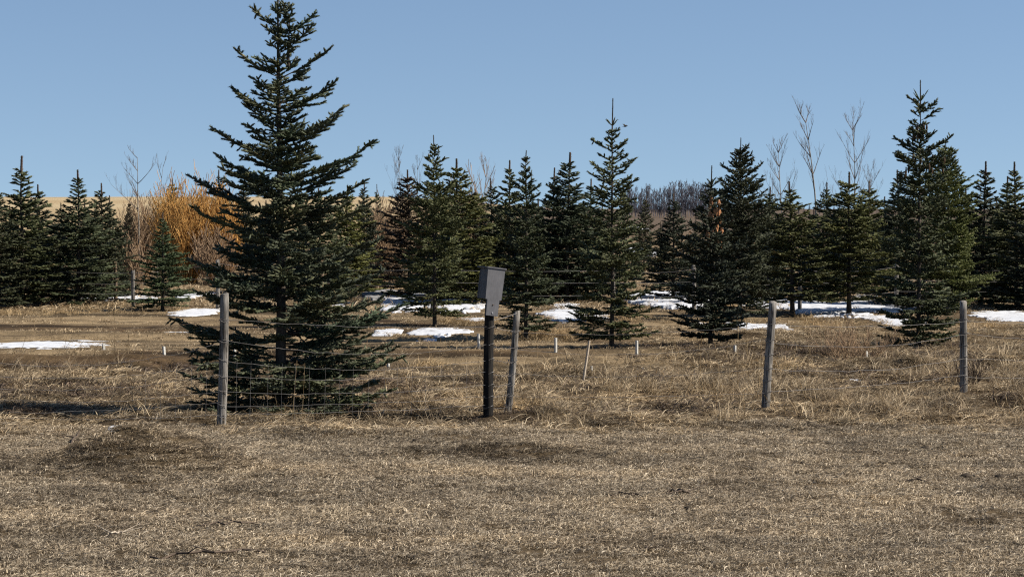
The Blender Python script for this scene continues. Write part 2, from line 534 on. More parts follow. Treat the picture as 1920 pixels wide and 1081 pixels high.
def spruce_spec(H, W, seed, p=0.85, low=0.06, whorl=0.2, per=6, sp=0.07, r=0.019, leader=0.3, tips=None,
                gap=None, dens=1.0, up=0.75, bias=0.0, openu=2.0):
    """list of boughs (origin, az, L, e0, e1) of a tree H high with lower half-width W"""
    rg = random.Random(seed)
    out = []
    z = low * H
    top = H - leader
    while z < top:
        u = (z - low * H) / (H - low * H)
        w = W * (1 - u) ** p
        if u < 0.08: w *= 0.72 + 3.5 * u
        w *= 0.42 + 0.58 * min(1.0, (1 - u) / 0.42)
        k = per if w > 0.25 else max(4, per - 1)
        wf = rg.choice((0.78, 0.9, 1.0, 1.12))
        if gap and gap[0] < z < gap[1]: k = max(2, int(k * gap[2]))
        a0 = rg.uniform(0, 6.28)
        for i in range(k):
            if rg.random() > dens: continue
            a = a0 + i * 6.283 / k + rg.uniform(-0.3, 0.3)
            L = max(0.06, w * wf * rg.uniform(0.72, 1.12) * (1 + bias * math.cos(a)))
            e0 = -0.10 + up * u + rg.uniform(-0.12, 0.12)
            e1 = 0.16 + (up * 0.95) * u + rg.uniform(-0.1, 0.15)
            out.append(((0, 0, z + rg.uniform(-0.3, 0.3) * whorl), a, L / max(0.5, math.cos((e0 + e1) / 2)), e0, e1))
        # short boughs between whorls
        for i in range(int(k * 0.7)):
            zz = z + rg.uniform(0.25, 0.85) * whorl
            if gap and gap[0] < zz < gap[1] and rg.random() > gap[2]: continue
            if zz < top and not (u > openu and rg.random() < 0.75):
                out.append(((0, 0, zz), rg.uniform(0, 6.28), max(0.05, w * rg.uniform(0.3, 0.7)), 0.05 + up * u, 0.2 + up * u))
        z += whorl * (1 - 0.35 * u) * rg.uniform(0.85, 1.15)
    for (tx, tz, dy) in (tips or []):
        u = max(0, min(1, tz / H))
        L = math.hypot(tx, dy)
        e0 = -0.12 + 0.55 * u; e1 = 0.32 + 0.55 * u
        rise = L * math.tan((e0 + (e1 - e0) * 0.45))
        a = math.atan2(dy, tx)
        out.append(((0, 0, max(0.05, tz - rise)), a, L / math.cos((e0 + e1) / 2), e0, e1))
    return out


def trunk_mesh(H, r0, seed, leader):
    rg = random.Random(seed)
    segs = []; n = 12; x = y = 0.0
    pts = []
    for i in range(n + 1):
        t = i / n
        pts.append((x, y, t * (H - leader)))
        if i: x += rg.uniform(-1, 1) * 0.006; y += rg.uniform(-1, 1) * 0.006
    for i in range(n):
        ra = r0 * (1 - 0.86 * i / n) * (1.35 if i == 0 else 1); rb = r0 * (1 - 0.86 * (i + 1) / n)
        segs.append((*pts[i], *pts[i + 1], ra, rb))
    segs[0] = (pts[0][0], pts[0][1], -0.12, *pts[1], r0 * 1.3, segs[0][7])
    V, Q, _ = tubes(segs, 7)
    return V, Q, pts[-1]


def bough_mesh(bs, seed, sp, r, needles, mats, sides=5):
    rg = random.Random(seed)
    rng = np.random.default_rng(seed)
    wood = []; nd = []
    tone = lambda: min(1.0, max(0.0, rg.gauss(0.45, 0.22)))
    for b in bs: bough(*b, rg, sp, r, wood, nd, tone)
    V1, Q1, s1 = tubes(wood, 3)
    V2, Q2, T2, rn = brushes(nd, rng, sides, needles)
    o = len(V1)
    V = np.concatenate([V1, V2])
    rnd = np.concatenate([np.full(o, 0.3), rn])
    mi = np.concatenate([np.zeros(len(Q1)), np.ones(len(Q2) + len(T2))])
    return np_mesh('crown', V, [Q1, Q2 + o, T2 + o], mats, mi, rnd)


def leader_mesh(p, leader, seed, mats, r=0.009, side=True, star=0.45):
    """the bare top shoot with a collar of short up-pointing shoots"""
    rg = random.Random(seed); rng = np.random.default_rng(seed)
    top = (p[0] + rg.uniform(-.01, .01), p[1], p[2] + leader)
    V1, Q1, _ = tubes([(p[0], p[1], p[2] - 0.05, *top, r * 1.1, r * 0.75)], 5)
    # a thin needle sheath on the leader
    nd = [(*[p[k] + (top[k] - p[k]) * t for k in range(3)], *[p[k] + (top[k] - p[k]) * (t + 0.25) for k in range(3)], r * 1.25, 0.2) for t in (0, 0.25, 0.5, 0.75)]
    if side:
        for i in range(5):
            a = i * 1.257 + rg.uniform(-.3, .3); e = rg.uniform(0.5, 1.0); l = leader * rg.uniform(0.65, 1.1) * star
            d = (math.cos(a) * math.cos(e), math.sin(a) * math.cos(e), math.sin(e))
            nd.append((*p, *[p[k] + d[k] * l for k in range(3)], r * 1.5, 0.4))
    V2, Q2, T2, rn = brushes(nd, rng, 5, 8)
    o = len(V1)
    return np_mesh('leader', np.concatenate([V1, V2]), [Q1, Q2 + o, T2 + o], mats,
                   np.concatenate([np.zeros(len(Q1)), np.ones(len(Q2) + len(T2))]), np.concatenate([np.full(o, .3), rn]))


GROUP_TREES = 'spruces planted in rows beyond the fence'


def make_spruce(px, base, top, label, mat_key, seed, W=0.22, name='spruce_tree', leader_px=30, tips=None, detail=1.0,
                needles=14, split=False, dens=1.0, per=6, p=0.85, low=0.06, gap=None, whorl=0.2, r=0.019, up=0.75, tr=0.035, bias=0.0, openu=0.55, star=0.45):
    x, D, z = ground(px, base)
    ppm = F / D
    H = (at(px, top, D)[2] - z)
    leader = leader_px / ppm
    t = thing(name, (x, D, z), label, 'tree', GROUP_TREES)
    V, Q, tip = trunk_mesh(H, tr, seed, leader)
    add('trunk', np_mesh('trunk', V, [Q], [M['bark']], smooth=True), t)
    wt = None
    if tips:
        wt = []
        for (tx, ty, dy) in tips:
            P = at(tx, ty, D)
            wt.append((P[0] - x, P[2] - z, dy))
    bs = spruce_spec(H, W * H, seed, p=p, low=low, whorl=whorl, per=per, leader=leader, tips=wt, gap=gap, dens=dens, up=up, bias=bias, openu=openu)
    mats = [M['bark'], M[mat_key]]
    if split:
        for i, b in enumerate(bs):
            add('bough', bough_mesh([b], seed * 1000 + i, 0.07 * detail, r, needles, mats), t)
    else:
        add('crown', bough_mesh(bs, seed, 0.07 * detail, r, needles, mats, 4), t)
    add('leader', leader_mesh(tip, leader, seed, mats, r=0.010, star=star), t)
    return t, H


# ------------------------------------------------------------------ the ground
def axis(parts):
    return np.unique(np.round(np.concatenate(parts), 4))


xs = axis([-np.geomspace(9, 2500, 45), np.arange(-9, 9.01, 0.08), np.geomspace(9, 2500, 45)])
ys = axis([np.arange(-30, 11, 1.5), np.arange(11, 32, 0.07), np.arange(32, 62, 0.22), np.geomspace(62, 6000, 110)])
X, Y = np.meshgrid(xs, ys)
Z = T(X, Y)
nx, ny = len(xs), len(ys)
idx = np.arange(nx * ny).reshape(ny, nx)
Qg = np.stack([idx[:-1, :-1], idx[:-1, 1:], idx[1:, 1:], idx[1:, :-1]], -1).reshape(-1, 4)
gme = np_mesh('ground', np.stack([X, Y, Z], -1).reshape(-1, 3), [Qg], [M['ground']], smooth=True)


def lerp3(a, b, t): return np.asarray(a) * (1 - t)[..., None] + np.asarray(b) * t[..., None]


nz = fbm(X * 0.5, Y * 0.9, 4)
C = np.broadcast_to(np.array([0.105, 0.078, 0.048]), X.shape + (3,)).copy()               # mown lawn thatch
C = lerp3(C, np.array([0.075, 0.054, 0.033]), sst(20, 21.5, Y))                             # rough strip
tr_ = sst(26.5, 28.5, Y + (nz - 0.5) * 2.5 + sst(1.5, 4, X) * -9)
C = lerp3(C, np.array([0.150, 0.112, 0.068]), tr_)                                          # flattened track
wet = np.clip((fbm(X * 0.25 + 9, Y * 0.8 + 3, 3) - 0.5) * 5, 0, 1) * tr_ * (1 - sst(44, 50, Y))
C = lerp3(C, np.array([0.060, 0.040, 0.022]), wet)
str_ = fbm(X * 0.45 + 60, Y * 2.6 + 3, 4)
C = C * (1 + tr_ * (1 - sst(60, 90, Y)) * np.clip((str_ - 0.5) * 3.6, -0.6, 0.6))[..., None]
C = lerp3(C, np.array([0.19, 0.138, 0.082]), sst(44, 60, Y))
Q_ = X / np.maximum(Y, 5) * F + 960
left = 1 - sst(760, 1050, Q_)
C = lerp3(C, np.array([0.105, 0.078, 0.057]), sst(100, 220, Y) * (1 - left))
C = lerp3(C, np.array([0.33, 0.25, 0.148]), sst(100, 200, Y) * left)
band = 0.5 + 0.5 * np.sin(Y * 0.021 + 2 * fbm(X * 0.004, Y * 0.004, 2))
C = lerp3(C, np.array([0.42, 0.345, 0.225]), sst(300, 500, Y) * left * band * 0.7)
md = np.exp(-(((X + 2.95) / 0.95) ** 2 + ((Y - 17.75) / 0.75) ** 2))
C = lerp3(C, np.array([0.075, 0.056, 0.034]), np.clip(md * 0.5, 0, 1))
C4 = np.concatenate([C, np.ones(X.shape + (1,))], -1).astype(np.float32)
ca = gme.color_attributes.new('Col', 'FLOAT_COLOR', 'POINT')
ca.data.foreach_set('color', C4.ravel())
gob = add('ground', gme); tag(gob, kind='structure')


# ------------------------------------------------------------------ snow patches
SNOW_PTS = []


def snow(x0, y0, x1, y1, label, seed, mk='snow', h=0.06, name='snow_patch', rag=1.0, cell=1.0):
    a = ground(x0, (y0 + y1) / 2); b = ground(x1, (y0 + y1) / 2)
    c0 = ground((x0 + x1) / 2, y1); c1 = ground((x0 + x1) / 2, y0)
    cx, cy = (a[0] + b[0]) / 2, (c0[1] + c1[1]) / 2
    hx, hy = (b[0] - a[0]) / 2, (c1[1] - c0[1]) / 2
    hy = max(hy, 0.02)
    nx_ = int(min(160, max(24, hx * 2.6 / 0.03))); ny_ = int(min(120, max(16, hy * 2.6 / 0.05)))
    gx = np.linspace(-1.3, 1.3, nx_); gy = np.linspace(-1.3, 1.3, ny_)
    U, Vv = np.meshgrid(gx, gy)
    wx = cx + U * hx; wy = cy + Vv * hy
    f = 1 - (np.abs(U) ** 2.2 + np.abs(Vv) ** 2.2) + 0.3 + (fbm(wx * 1.6 + seed * 3.7, wy * 3.4 + seed, 6) - 0.5) * 4.6 * rag + (fbm(wx * 14, wy * 9, 2) - 0.5) * 0.9
    keep = (f[:-1, :-1] > 0) & (f[1:, :-1] > 0) & (f[:-1, 1:] > 0) & (f[1:, 1:] > 0)
    zz = T(wx, wy) + h * 0.5 * np.clip(f * 3.5, 0, 1) ** 0.8 * (0.7 + 0.6 * fbm(wx * 5, wy * 5, 2)) - 0.012
    top = np.stack([wx, wy, zz], -1).reshape(-1, 3)
    idx = np.arange(nx_ * ny_).reshape(ny_, nx_)
    Q = np.stack([idx[:-1, :-1], idx[:-1, 1:], idx[1:, 1:], idx[1:, :-1]], -1)[keep]
    if len(Q) == 0: return None
    # rim down into the ground
    nv = len(top)
    bot = top.copy(); bot[:, 2] -= h * 0.8 + 0.05
    E = {}
    for q in Q:
        for i in range(4):
            e = (int(q[i]), int(q[(i + 1) % 4]))
            if (e[1], e[0]) in E: del E[(e[1], e[0])]
            else: E[e] = 1
    rim = np.array([(e[1], e[0], e[0] + nv, e[1] + nv) for e in E])
    V = np.concatenate([top, bot])
    used = np.unique(np.concatenate([Q.ravel(), rim.ravel()]))
    mp_ = np.zeros(len(V), int); mp_[used] = np.arange(len(used))
    V = V[used]; Q = mp_[Q]; rim = mp_[rim]
    o0 = np.array([cx, cy, float(T(cx, cy))])
    me = np_mesh(name, V - o0, [Q, rim], [M[mk]], smooth=True)
    o = add(name, me, loc=tuple(o0)); tag(o, label, 'snow', 'snow patches left on the thawing ground')
    SNOW_PTS.append((cx, cy, hx, hy))
    return o


snow(-40, 641, 190, 653, 'long low snow patch on the grass at the left edge of the view', 1, h=0.04, rag=0.6)
snow(142, 632, 226, 640, 'thin snow streak just above the long snow patch at the left edge', 2, h=0.03)
snow(168, 553, 284, 563, 'snow strip at the feet of the two thin back fence posts on the left', 3, h=0.05)
snow(342, 548, 390, 559, 'small snow patch behind the small spruce, in front of the brown thicket', 4, h=0.06, rag=0.7)
snow(322, 579, 404, 593, 'clean oblong snow patch left of the split grey fence post', 5, h=0.05, rag=0.5)
snow(300, 622, 364, 628, 'thin snow sliver by the low left boughs of the biggest spruce', 6, h=0.03)
snow(722, 551, 808, 582, 'broad snow patch left of the trunk of the spruce left of the box', 7, h=0.10, rag=0.7)
snow(806, 562, 906, 585, 'broad snow patch between a spruce trunk and the grey box', 8, h=0.10, rag=0.7)
snow(770, 617, 876, 629, 'pointed snow patch in front of the spruce left of the box', 9, h=0.06, rag=0.6)
snow(858, 596, 908, 604, 'thin snow strip directly left of the dark post', 10, h=0.04)
snow(1022, 583, 1134, 603, 'snow patch between the leaning fence post and the tall thin spruce', 11, h=0.07, rag=0.6)
snow(1030, 568, 1082, 581, 'small snow patch behind and above the one right of the leaning post', 12, h=0.06)
snow(1188, 550, 1325, 578, 'large humped snow patch right of the tall thin spruce', 13, h=0.15, rag=0.45)
snow(1358, 606, 1470, 621, 'snow strip behind the second grey post from the right', 14, h=0.05, rag=0.7)
snow(1300, 607, 1345, 624, 'snow scrap at the foot of the wide dark spruce', 15, h=0.05)
snow(1392, 560, 1500, 578, 'snow patch behind the top of the second post from the right', 16, h=0.08, rag=0.7)
snow(1474, 566, 1604, 592, 'broken snow patch around the trunks of two spruces right of the second post', 17, h=0.09, rag=0.7)
snow(1590, 566, 1665, 584, 'snow patch right of the broken patch, below the yellow green spruce', 18, h=0.09, rag=0.7)
snow(1640, 592, 1712, 610, 'ragged snow at the left skirt of the tall right hand spruce', 19, h=0.05)
snow(1835, 584, 1960, 603, 'clean snow patch at the right edge of the view', 20, h=0.06, rag=0.4)
snow(1182, 467, 1224, 481, 'distant snow patch seen in the gap right of the tall thin spruce', 21, h=0.3, rag=0.4)
snow(1168, 426, 1204, 432, 'faintest far snow streak on the brown field', 22, h=0.3, rag=0.4)
snow(596, 563, 646, 574, 'snow scrap behind the lower right boughs of the biggest spruce', 23, h=0.06)
snow(700, 617, 748, 627, 'small snow scrap right of the biggest spruce, near the pointed patch', 24, h=0.05)
snow(198, 802, 252, 812, 'last crust of snow on top of the near grassy mound', 25, h=0.07, rag=0.25)
snow(1600, 714, 1668, 721, 'thin ice sliver in the rough grass between the two right posts', 26, h=0.02)
snow(1160, 690, 1240, 697, 'small ice scraps on the track behind the tall dead grass', 27, h=0.02, rag=1.3)
snow(1602, 653, 1628, 658, 'tiny snow streak just above the lone white stake on the right', 28, h=0.02)
snow(682, 547, 736, 562, 'grey slushy drift left of the broad snow patch', 29, 'dirty_snow', h=0.16, rag=0.3)
snow(1640, 557, 1690, 584, 'dirty grey snow heap at the left of the tall right hand spruce', 30, 'dirty_snow', h=0.14, rag=0.7)


# ------------------------------------------------------------------ the trees
# the biggest spruce, every bough its own part
big_tips = [(470, 12, .1), (440, 92, -.1), (437, 165, .15), (398, 237, -.15), (400, 285, .2), (348, 325, .1), (362, 380, -.3), (395, 462, .3),
            (360, 480, -.3), (318, 592, -.05), (372, 640, .3), (345, 690, -.3), (350, 728, .2),
            (588, 24, .1), (590, 48, -.2), (622, 84, .1), (635, 146, -.15), (645, 196, .2), (640, 215, -.3), (704, 257, .05), (690, 335, -.1), (664, 300, .3),
            (700, 372, .3), (720, 440, -.3), (715, 505, .2), (722, 556, -.2), (758, 572, .2), (738, 640, -.1), (760, 668, .1), (722, 705, -.4), (690, 740, .3),
            (330, 612, .2), (385, 545, -.4), (375, 505, .5), (350, 672, .1), (365, 745, -.35), (395, 765, -.7), (450, 760, -.9), (600, 770, -.9), (655, 765, -.6), (705, 757, -.3), (740, 725, .1),
            (500, 700, -.9), (560, 690, -.9), (640, 700, -.7), (420, 710, -.7), (700, 620, -.4), (690, 590, .4), (655, 540, -.5), (690, 530, .3), (430, 520, -.6), (745, 655, .4), (715, 600, .5), (640, 740, -.9), (540, 745, -1.0)]
big, Hb = make_spruce(527, 776, -14, 'biggest spruce, nearest to the fence, its top cut by the frame', 'needle_blue', 101, W=0.225,
                      leader_px=28, tips=big_tips, needles=22, split=True, per=6, p=0.62, low=0.035, gap=(0.62, 0.95, 0.55), whorl=0.18, r=0.0165, tr=0.062, up=0.6, openu=0.6)
# second top of the same tree
tw, tq, ttip = trunk_mesh(0.55, 0.014, 5, 0.12)
s2 = add('second_leader', np_mesh('second_leader', tw, [tq], [M['bark']], smooth=True), big)
s2.location = (0.085, 0.0, Hb - 0.62)
l2 = add('shoots', bough_mesh(spruce_spec(0.55, 0.13, 9, leader=0.05, whorl=0.08, per=5, low=0.2), 77, 0.06, 0.017, 10, [M['bark'], M['needle_blue']]), s2)

make_spruce(815, 612, 253, 'spruce with a neat cone top left of the grey box', 'needle_green', 102, W=0.27, leader_px=22, p=0.72, low=0.08, whorl=0.17,
            gap=(0.28, 0.55, 0.3), tips=[(725, 545, .1), (735, 480, .1), (760, 420, -.1), (776, 338, .1), (858, 338, -.1), (885, 400, .1), (770, 582, -.2), (868, 582, .2)])
make_spruce(986, 640, 282, 'spruce just right of the grey box behind the leaning post', 'needle_green', 103, W=0.21, leader_px=16, p=0.6, low=0.07, whorl=0.17,
            tips=[(955, 335, .1), (1012, 345, .1), (930, 400, -.1), (1040, 560, .1), (925, 520, .2)])
make_spruce(1147, 652, 184, 'tall slender spruce with a long bare leader near the middle', 'needle_green', 104, W=0.215, leader_px=52, p=0.75, low=0.05, whorl=0.19, per=5,
            tips=[(1110, 258, .1), (1108, 305, -.1), (1190, 296, .1), (1197, 333, -.1), (1176, 262, .1), (1105, 348, .1), (1075, 470, .1), (1060, 596, .1), (1065, 622, -.1), (1235, 575, .1), (1232, 620, -.1), (1080, 545, -.3), (1215, 545, -.3), (1090, 610, -.4), (1205, 610, -.4), (1145, 600, -.6), (1075, 575, .3), (1210, 420, .1), (1215, 500, .1)])
make_spruce(1332, 650, 310, 'spruce hung with orange brown cones left of the wide dark one', 'needle_dark', 105, W=0.25, leader_px=34, p=0.5, low=0.05, whorl=0.17,
            tips=[(1262, 600, .1), (1400, 605, -.1), (1395, 575, .2), (1270, 570, -.2), (1255, 585, .3), (1410, 590, .2), (1285, 550, -.3), (1400, 555, -.3), (1290, 622, -.2), (1390, 625, -.2), (1300, 600, -.6), (1370, 600, -.6), (1330, 585, -.6), (1275, 540, .2), (1405, 540, .1)], dens=0.95)
cone_tree = bpy.context.scene.objects
make_spruce(1388, 600, 258, 'wide dark spruce with a broad pointed crown right of the cone laden one', 'needle_dark', 106, W=0.30, leader_px=30, p=0.60, low=0.07, whorl=0.15, per=7, bias=0.05)
make_spruce(1722, 650, 150, 'tall spruce on the right with a spiky star top', 'needle_green', 107, W=0.21, leader_px=40, p=0.62, low=0.05, whorl=0.19, per=6, dens=0.9, star=0.75,
            tips=[(1704, 178, .1), (1760, 187, .1), (1756, 205, -.1), (1678, 255, .1), (1785, 253, -.1), (1676, 288, -.1), (1795, 280, .2), (1690, 335, .2), (1640, 520, .1), (1650, 610, .1), (1805, 560, .1), (1790, 620, -.1), (1655, 585, -.2), (1650, 630, .2), (1800, 600, .3), (1690, 600, -.6), (1755, 600, -.6), (1720, 625, -.6), (1675, 560, -.4), (1780, 575, -.4), (1770, 635, -.3), (1665, 640, -.3)])
make_spruce(1772, 585, 268, 'bushy yellow green spruce close behind the tall right hand one', 'needle_yellow', 108, W=0.31, leader_px=12, p=0.5, low=0.06, whorl=0.15, per=7)

# the rest share five crown shapes
PROTO = []
for i, (mk, Wp, pp, dd) in enumerate([('needle_green', .27, .85, 1.0), ('needle_dark', .28, .85, 1.0), ('needle_yellow', .29, .75, 1.0), ('needle_blue', .22, .9, .9), ('needle_bronze', .28, .75, 1.0), ('needle_green', .22, .75, .95), ('needle_green', .27, .75, 1.0), ('needle_yellow', .29, .7, 1.0)]):
    bs = spruce_spec(3.0, Wp * 3.0, 300 + i, p=pp, low=0.13 if i > 5 else 0.045, openu=0.6, whorl=0.17, per=6, leader=0.25, dens=dd)
    Vt, Qt, tip = trunk_mesh(3.0, 0.035, 300 + i, 0.25)
    PROTO.append((np_mesh('trunk', Vt, [Qt], [M['bark']], smooth=True),
                  bough_mesh(bs, 400 + i, 0.09, 0.024, 8, [M['bark'], M[mk]], 4),
                  leader_mesh(tip, 0.25, 500 + i, [M['leader'], M[mk]], r=0.015, side=i % 2 == 0)))


def copy_spruce(px, base, top, kind, label, wide=1.0, rot=None):
    x, D, z = ground(px, base)
    H = at(px, top, D)[2] - z
    t = thing('spruce_tree', (x, D, z), label, 'tree', GROUP_TREES, rotz=R.uniform(0, 6.28))
    k = H / 3.0
    t.scale = (k * wide * 1.24, k * wide * R.uniform(1.1, 1.3), k)
    t.rotation_euler = (R.uniform(-.03, .03), R.uniform(-.035, .035), t.rotation_euler[2])
    for nm, me in zip(('trunk', 'crown', 'leader'), PROTO[kind]): add(nm, me, t)
    return t


for args in [
    (-6, 578, 345, 1, 'spruce cut by the left edge of the frame', 1.25),
    (42, 575, 292, 5, 'dark slim spruce with a long leader near the left edge', 1.35),
    (80, 566, 345, 1, 'spruce tucked right of the long leadered one at the left', 1.3),
    (147, 572, 318, 0, 'spruce with a forked twin top in the left group', 1.3),
    (188, 565, 343, 1, 'blunt topped dark spruce at the right of the left group', 1.2),
    (210, 556, 366, 1, 'short spruce peeping out right of the blunt topped one', 1.1),
    (305, 582, 398, 0, 'small low spruce in front of the orange willow', 1.35),
    (322, 512, 334, 2, 'spruce rising out of the orange willow bush', 1.0),
    (240, 530, 372, 4, 'thin brownish spruce inside the brown thicket', 0.5),
    (112, 548, 380, 1, 'low spruce behind the gap between the left spruces', 1.2),
    (20, 552, 385, 0, 'low spruce behind the leftmost pair', 1.2),
    (413, 508, 318, 1, 'dark spruce whose thin top shows left of the biggest spruce', 1.2),
    (462, 512, 340, 1, 'dark spruce hidden behind the left side of the biggest one', 1.3),
    (600, 560, 352, 0, 'spruce behind the right side of the biggest one', 1.3),
    (648, 552, 348, 2, 'spruce right of the biggest one with a low top', 1.3),
    (683, 545, 338, 1, 'dark topped spruce in the gap right of the biggest one', 0.95),
    (713, 525, 345, 5, 'very thin spruce standing alone against the straw field', 0.7),
    (768, 556, 318, 4, 'bronze brown spruce left of the neat cone topped one', 1.2),
    (862, 570, 297, 2, 'yellow green spruce right of the neat cone topped one', 1.35),
    (888, 556, 352, 4, 'brownish spruce directly behind the grey box', 1.2),
    (926, 560, 334, 1, 'short spruce with a bare leader above the grey box', 1.1),
    (953, 566, 300, 0, 'spruce with a tall leader just right above the grey box', 1.2),
    (1036, 560, 314, 1, 'slim topped spruce left of the bushy one by the slender spruce', 1.1),
    (1062, 566, 285, 1, 'bushy dark spruce left of the tall slender one', 1.35),
    (1100, 560, 335, 0, 'spruce right behind the left side of the tall slender one', 1.2),
    (1172, 545, 345, 5, 'dim spruce right behind the tall slender one', 1.0),
    (1207, 508, 366, 1, 'small distant spruce in the gap below the aspen line', 1.0),
    (1262, 562, 362, 1, 'dark round shouldered spruce in the middle of the right gap', 1.3),
    (1352, 570, 340, 1, 'spruce filling between the cone laden and the wide dark one', 1.2),
    (1440, 562, 350, 6, 'short spruce at the right shoulder of the wide dark one', 1.3),
    (1486, 592, 340, 6, 'spruce with a thin leader behind the second post from the right', 1.35),
    (1553, 556, 342, 6, 'spruce in shade right of the bare poplar with the pale stem', 1.1),
    (1592, 588, 322, 7, 'full yellow green spruce between the two right posts', 1.35),
    (1628, 565, 338, 7, 'yellow green spruce overlapping the full one between the right posts', 1.2),
    (1520, 552, 392, 1, 'low spruce behind the pale stemmed poplar', 1.2),
    (1686, 572, 318, 1, 'round topped dark spruce left of the star topped one', 1.2),
    (1838, 572, 302, 1, 'dark spruce right of the star topped one', 1.25),
    (1880, 566, 330, 0, 'short spruce second from the right edge', 1.2),
    (1907, 575, 303, 0, 'spruce with a forked top at the right edge', 1.3),
    (165, 545, 372, 5, 'dim low spruce between the forked topped and the blunt topped ones', 1.3),
    (62, 545, 400, 0, 'dim low spruce behind the long leadered one', 1.3),
    (500, 548, 375, 1, 'spruce hidden behind the trunk of the biggest one', 1.3),
    (560, 545, 392, 0, 'spruce behind the trunk of the biggest one on its right', 1.3),
    (840, 545, 375, 2, 'low spruce between the cone topped and the yellow green ones', 1.3),
    (905, 545, 385, 1, 'low spruce behind the yellow green one and the box', 1.3),
    (1008, 546, 372, 5, 'low spruce between the two slim topped ones in the middle', 1.5),
    (1125, 542, 385, 1, 'low spruce behind the trunk of the tall slender one', 1.3),
    (1240, 535, 415, 5, 'low distant spruce left of the round shouldered one', 1.2),
    (1305, 548, 405, 1, 'low spruce between the round shouldered and the cone laden ones', 1.3),
    (1415, 550, 385, 0, 'low spruce behind the right flank of the wide dark one', 1.3),
    (1455, 548, 405, 1, 'low spruce left of the one behind the second post', 1.3),
    (1570, 545, 385, 0, 'low spruce behind the full yellow green one', 1.3),
    (1655, 550, 368, 1, 'low spruce left behind the round topped dark one', 1.3),
    (1805, 555, 350, 1, 'spruce in the gap right of the bushy yellow green one', 1.3),
    (1862, 552, 372, 5, 'low spruce between the two short ones near the right edge', 1.4),
    (1945, 580, 320, 1, 'spruce cut by the right edge of the frame', 1.3),
]:
    copy_spruce(*args)

# cones on the cone-laden spruce and the star-topped one: hanging in clusters
ct = [o for o in COL.objects if o.get('label', '').startswith('spruce hung with')][0]
rg = random.Random(3); segs = []
for i in range(34):
    z = rg.uniform(1.55, 2.25); a = rg.uniform(0, 6.28); rr = 0.05 + 0.13 * (2.4 - z)
    x0, y0 = 0.05 + rr * math.cos(a) * .8, -abs(rr * math.sin(a)) - .06
    segs.append((x0, y0, z, x0 + rg.uniform(-.01, .01), y0, z - 0.06, 0.012, 0.023)); segs.append((x0, y0, z - 0.06, x0, y0, z - rg.uniform(.1, .14), 0.023, 0.006))
Vc, Qc, _ = tubes(segs, 6)
co = add('cone_cluster', np_mesh('cone_cluster', Vc, [Qc], [M['cone']]), ct); co['kind'] = 'stuff'
st = [o for o in COL.objects if o.get('label', '').startswith('tall spruce on the right with')][0]
segs = []
for i in range(46):
    top_ = rg.random() < 0.45
    z = rg.uniform(3.05, 3.25) if top_ else rg.uniform(2.55, 2.85); a = rg.uniform(0, 6.28); rr = rg.uniform(.03, .12) if top_ else rg.uniform(.1, .4)
    x0, y0 = rr * math.cos(a), rr * math.sin(a)
    segs.append((x0, y0, z, x0, y0, z - 0.05, 0.009, 0.017)); segs.append((x0, y0, z - 0.05, x0, y0, z - .1, 0.017, 0.006))
Vc, Qc, _ = tubes(segs, 6)
co = add('cone_cluster', np_mesh('cone_cluster', Vc, [Qc], [M['needle_bronze']], rnd=np.full(len(Vc), .2)), st); co['kind'] = 'stuff'


# ------------------------------------------------------------------ bare trees and thickets
BR_MIN = 0.003


def branchy(segs, p, d, L, r, lev, rg, spread=0.5, n=4, upb=0.25):
    k = 5; q = p; dd = d; rm = BR_MIN
    for i in range(k):
        q2 = tuple(q[j] + dd[j] * L / k for j in range(3))
        segs.append((*q, *q2, max(rm, r * (1 - 0.75 * i / k)), max(rm * .7, r * (1 - 0.75 * (i + 1) / k))))
        if lev > 0 and i >= 1:
            for _ in range(n if i < k - 1 else n - 1):
                if rg.random() < 0.55:
                    a = rg.uniform(0, 6.28)
                    side = nrmv((math.cos(a), math.sin(a), rg.uniform(-.1, .3)))
                    nd = nrmv(tuple(dd[j] * (1 - spread) + side[j] * spread + (upb if j == 2 else 0) for j in range(3)))
                    branchy(segs, q2, nd, L * rg.uniform(0.3, 0.5) * (1.1 - 0.35 * i / k), r * 0.45 * (1 - 0.5 * i / k), lev - 1, rg, spread, max(2, n - 1), upb)
        dd = nrmv((dd[0] + rg.uniform(-.08, .08), dd[1] + rg.uniform(-.08, .08), dd[2] + 0.04)); q = q2


def bare_tree(px, base, top, label, seed, mk='greytwig', trunk='paletrunk', lean=0.0, n=3, r=0.016, lev=2, spread=0.5, low=0.45):
    x, D, z = ground(px, base); H = at(px, top, D)[2] - z
    t = thing('bare_tree', (x, D, z), label, 'tree', 'leafless young trees among the spruces')
    rg = random.Random(seed)
    tr = []; q = (0, 0, -0.1); dd = nrmv((lean, 0, 1)); k = 10; pts = []
    for i in range(k):
        q2 = tuple(q[j] + dd[j] * (H + .1) / k for j in range(3))
        tr.append((*q, *q2, r * (1 - .8 * i / k), r * (1 - .8 * (i + 1) / k))); pts.append((q2, dd, i))
        dd = nrmv((dd[0] + rg.uniform(-.05, .05), dd[1] + rg.uniform(-.05, .05), 1)); q = q2
    V, Q, _ = tubes(tr, 6)
    add('trunk', np_mesh('trunk', V, [Q], [M[trunk]], smooth=True), t)
    sg = []
    for q2, dd, i in pts:
        if i / k < low: continue
        for _ in range(n):
            if rg.random() < 0.7:
                a = rg.uniform(0, 6.28); side = (math.cos(a), math.sin(a), 0.2)
                nd = nrmv(tuple(dd[j] * .75 + side[j] * spread for j in range(3)))
                branchy(sg, q2, nd, H * rg.uniform(.18, .36) * (1.3 - i / k), r * 0.42, lev, rg, 0.38, 3, 0.35)
    V, Q, s = tubes(sg, 3)
    add('crown', np_mesh('crown', V, [Q], [M[mk]], rnd=NR.random(len(sg))[s]), t)
    return t


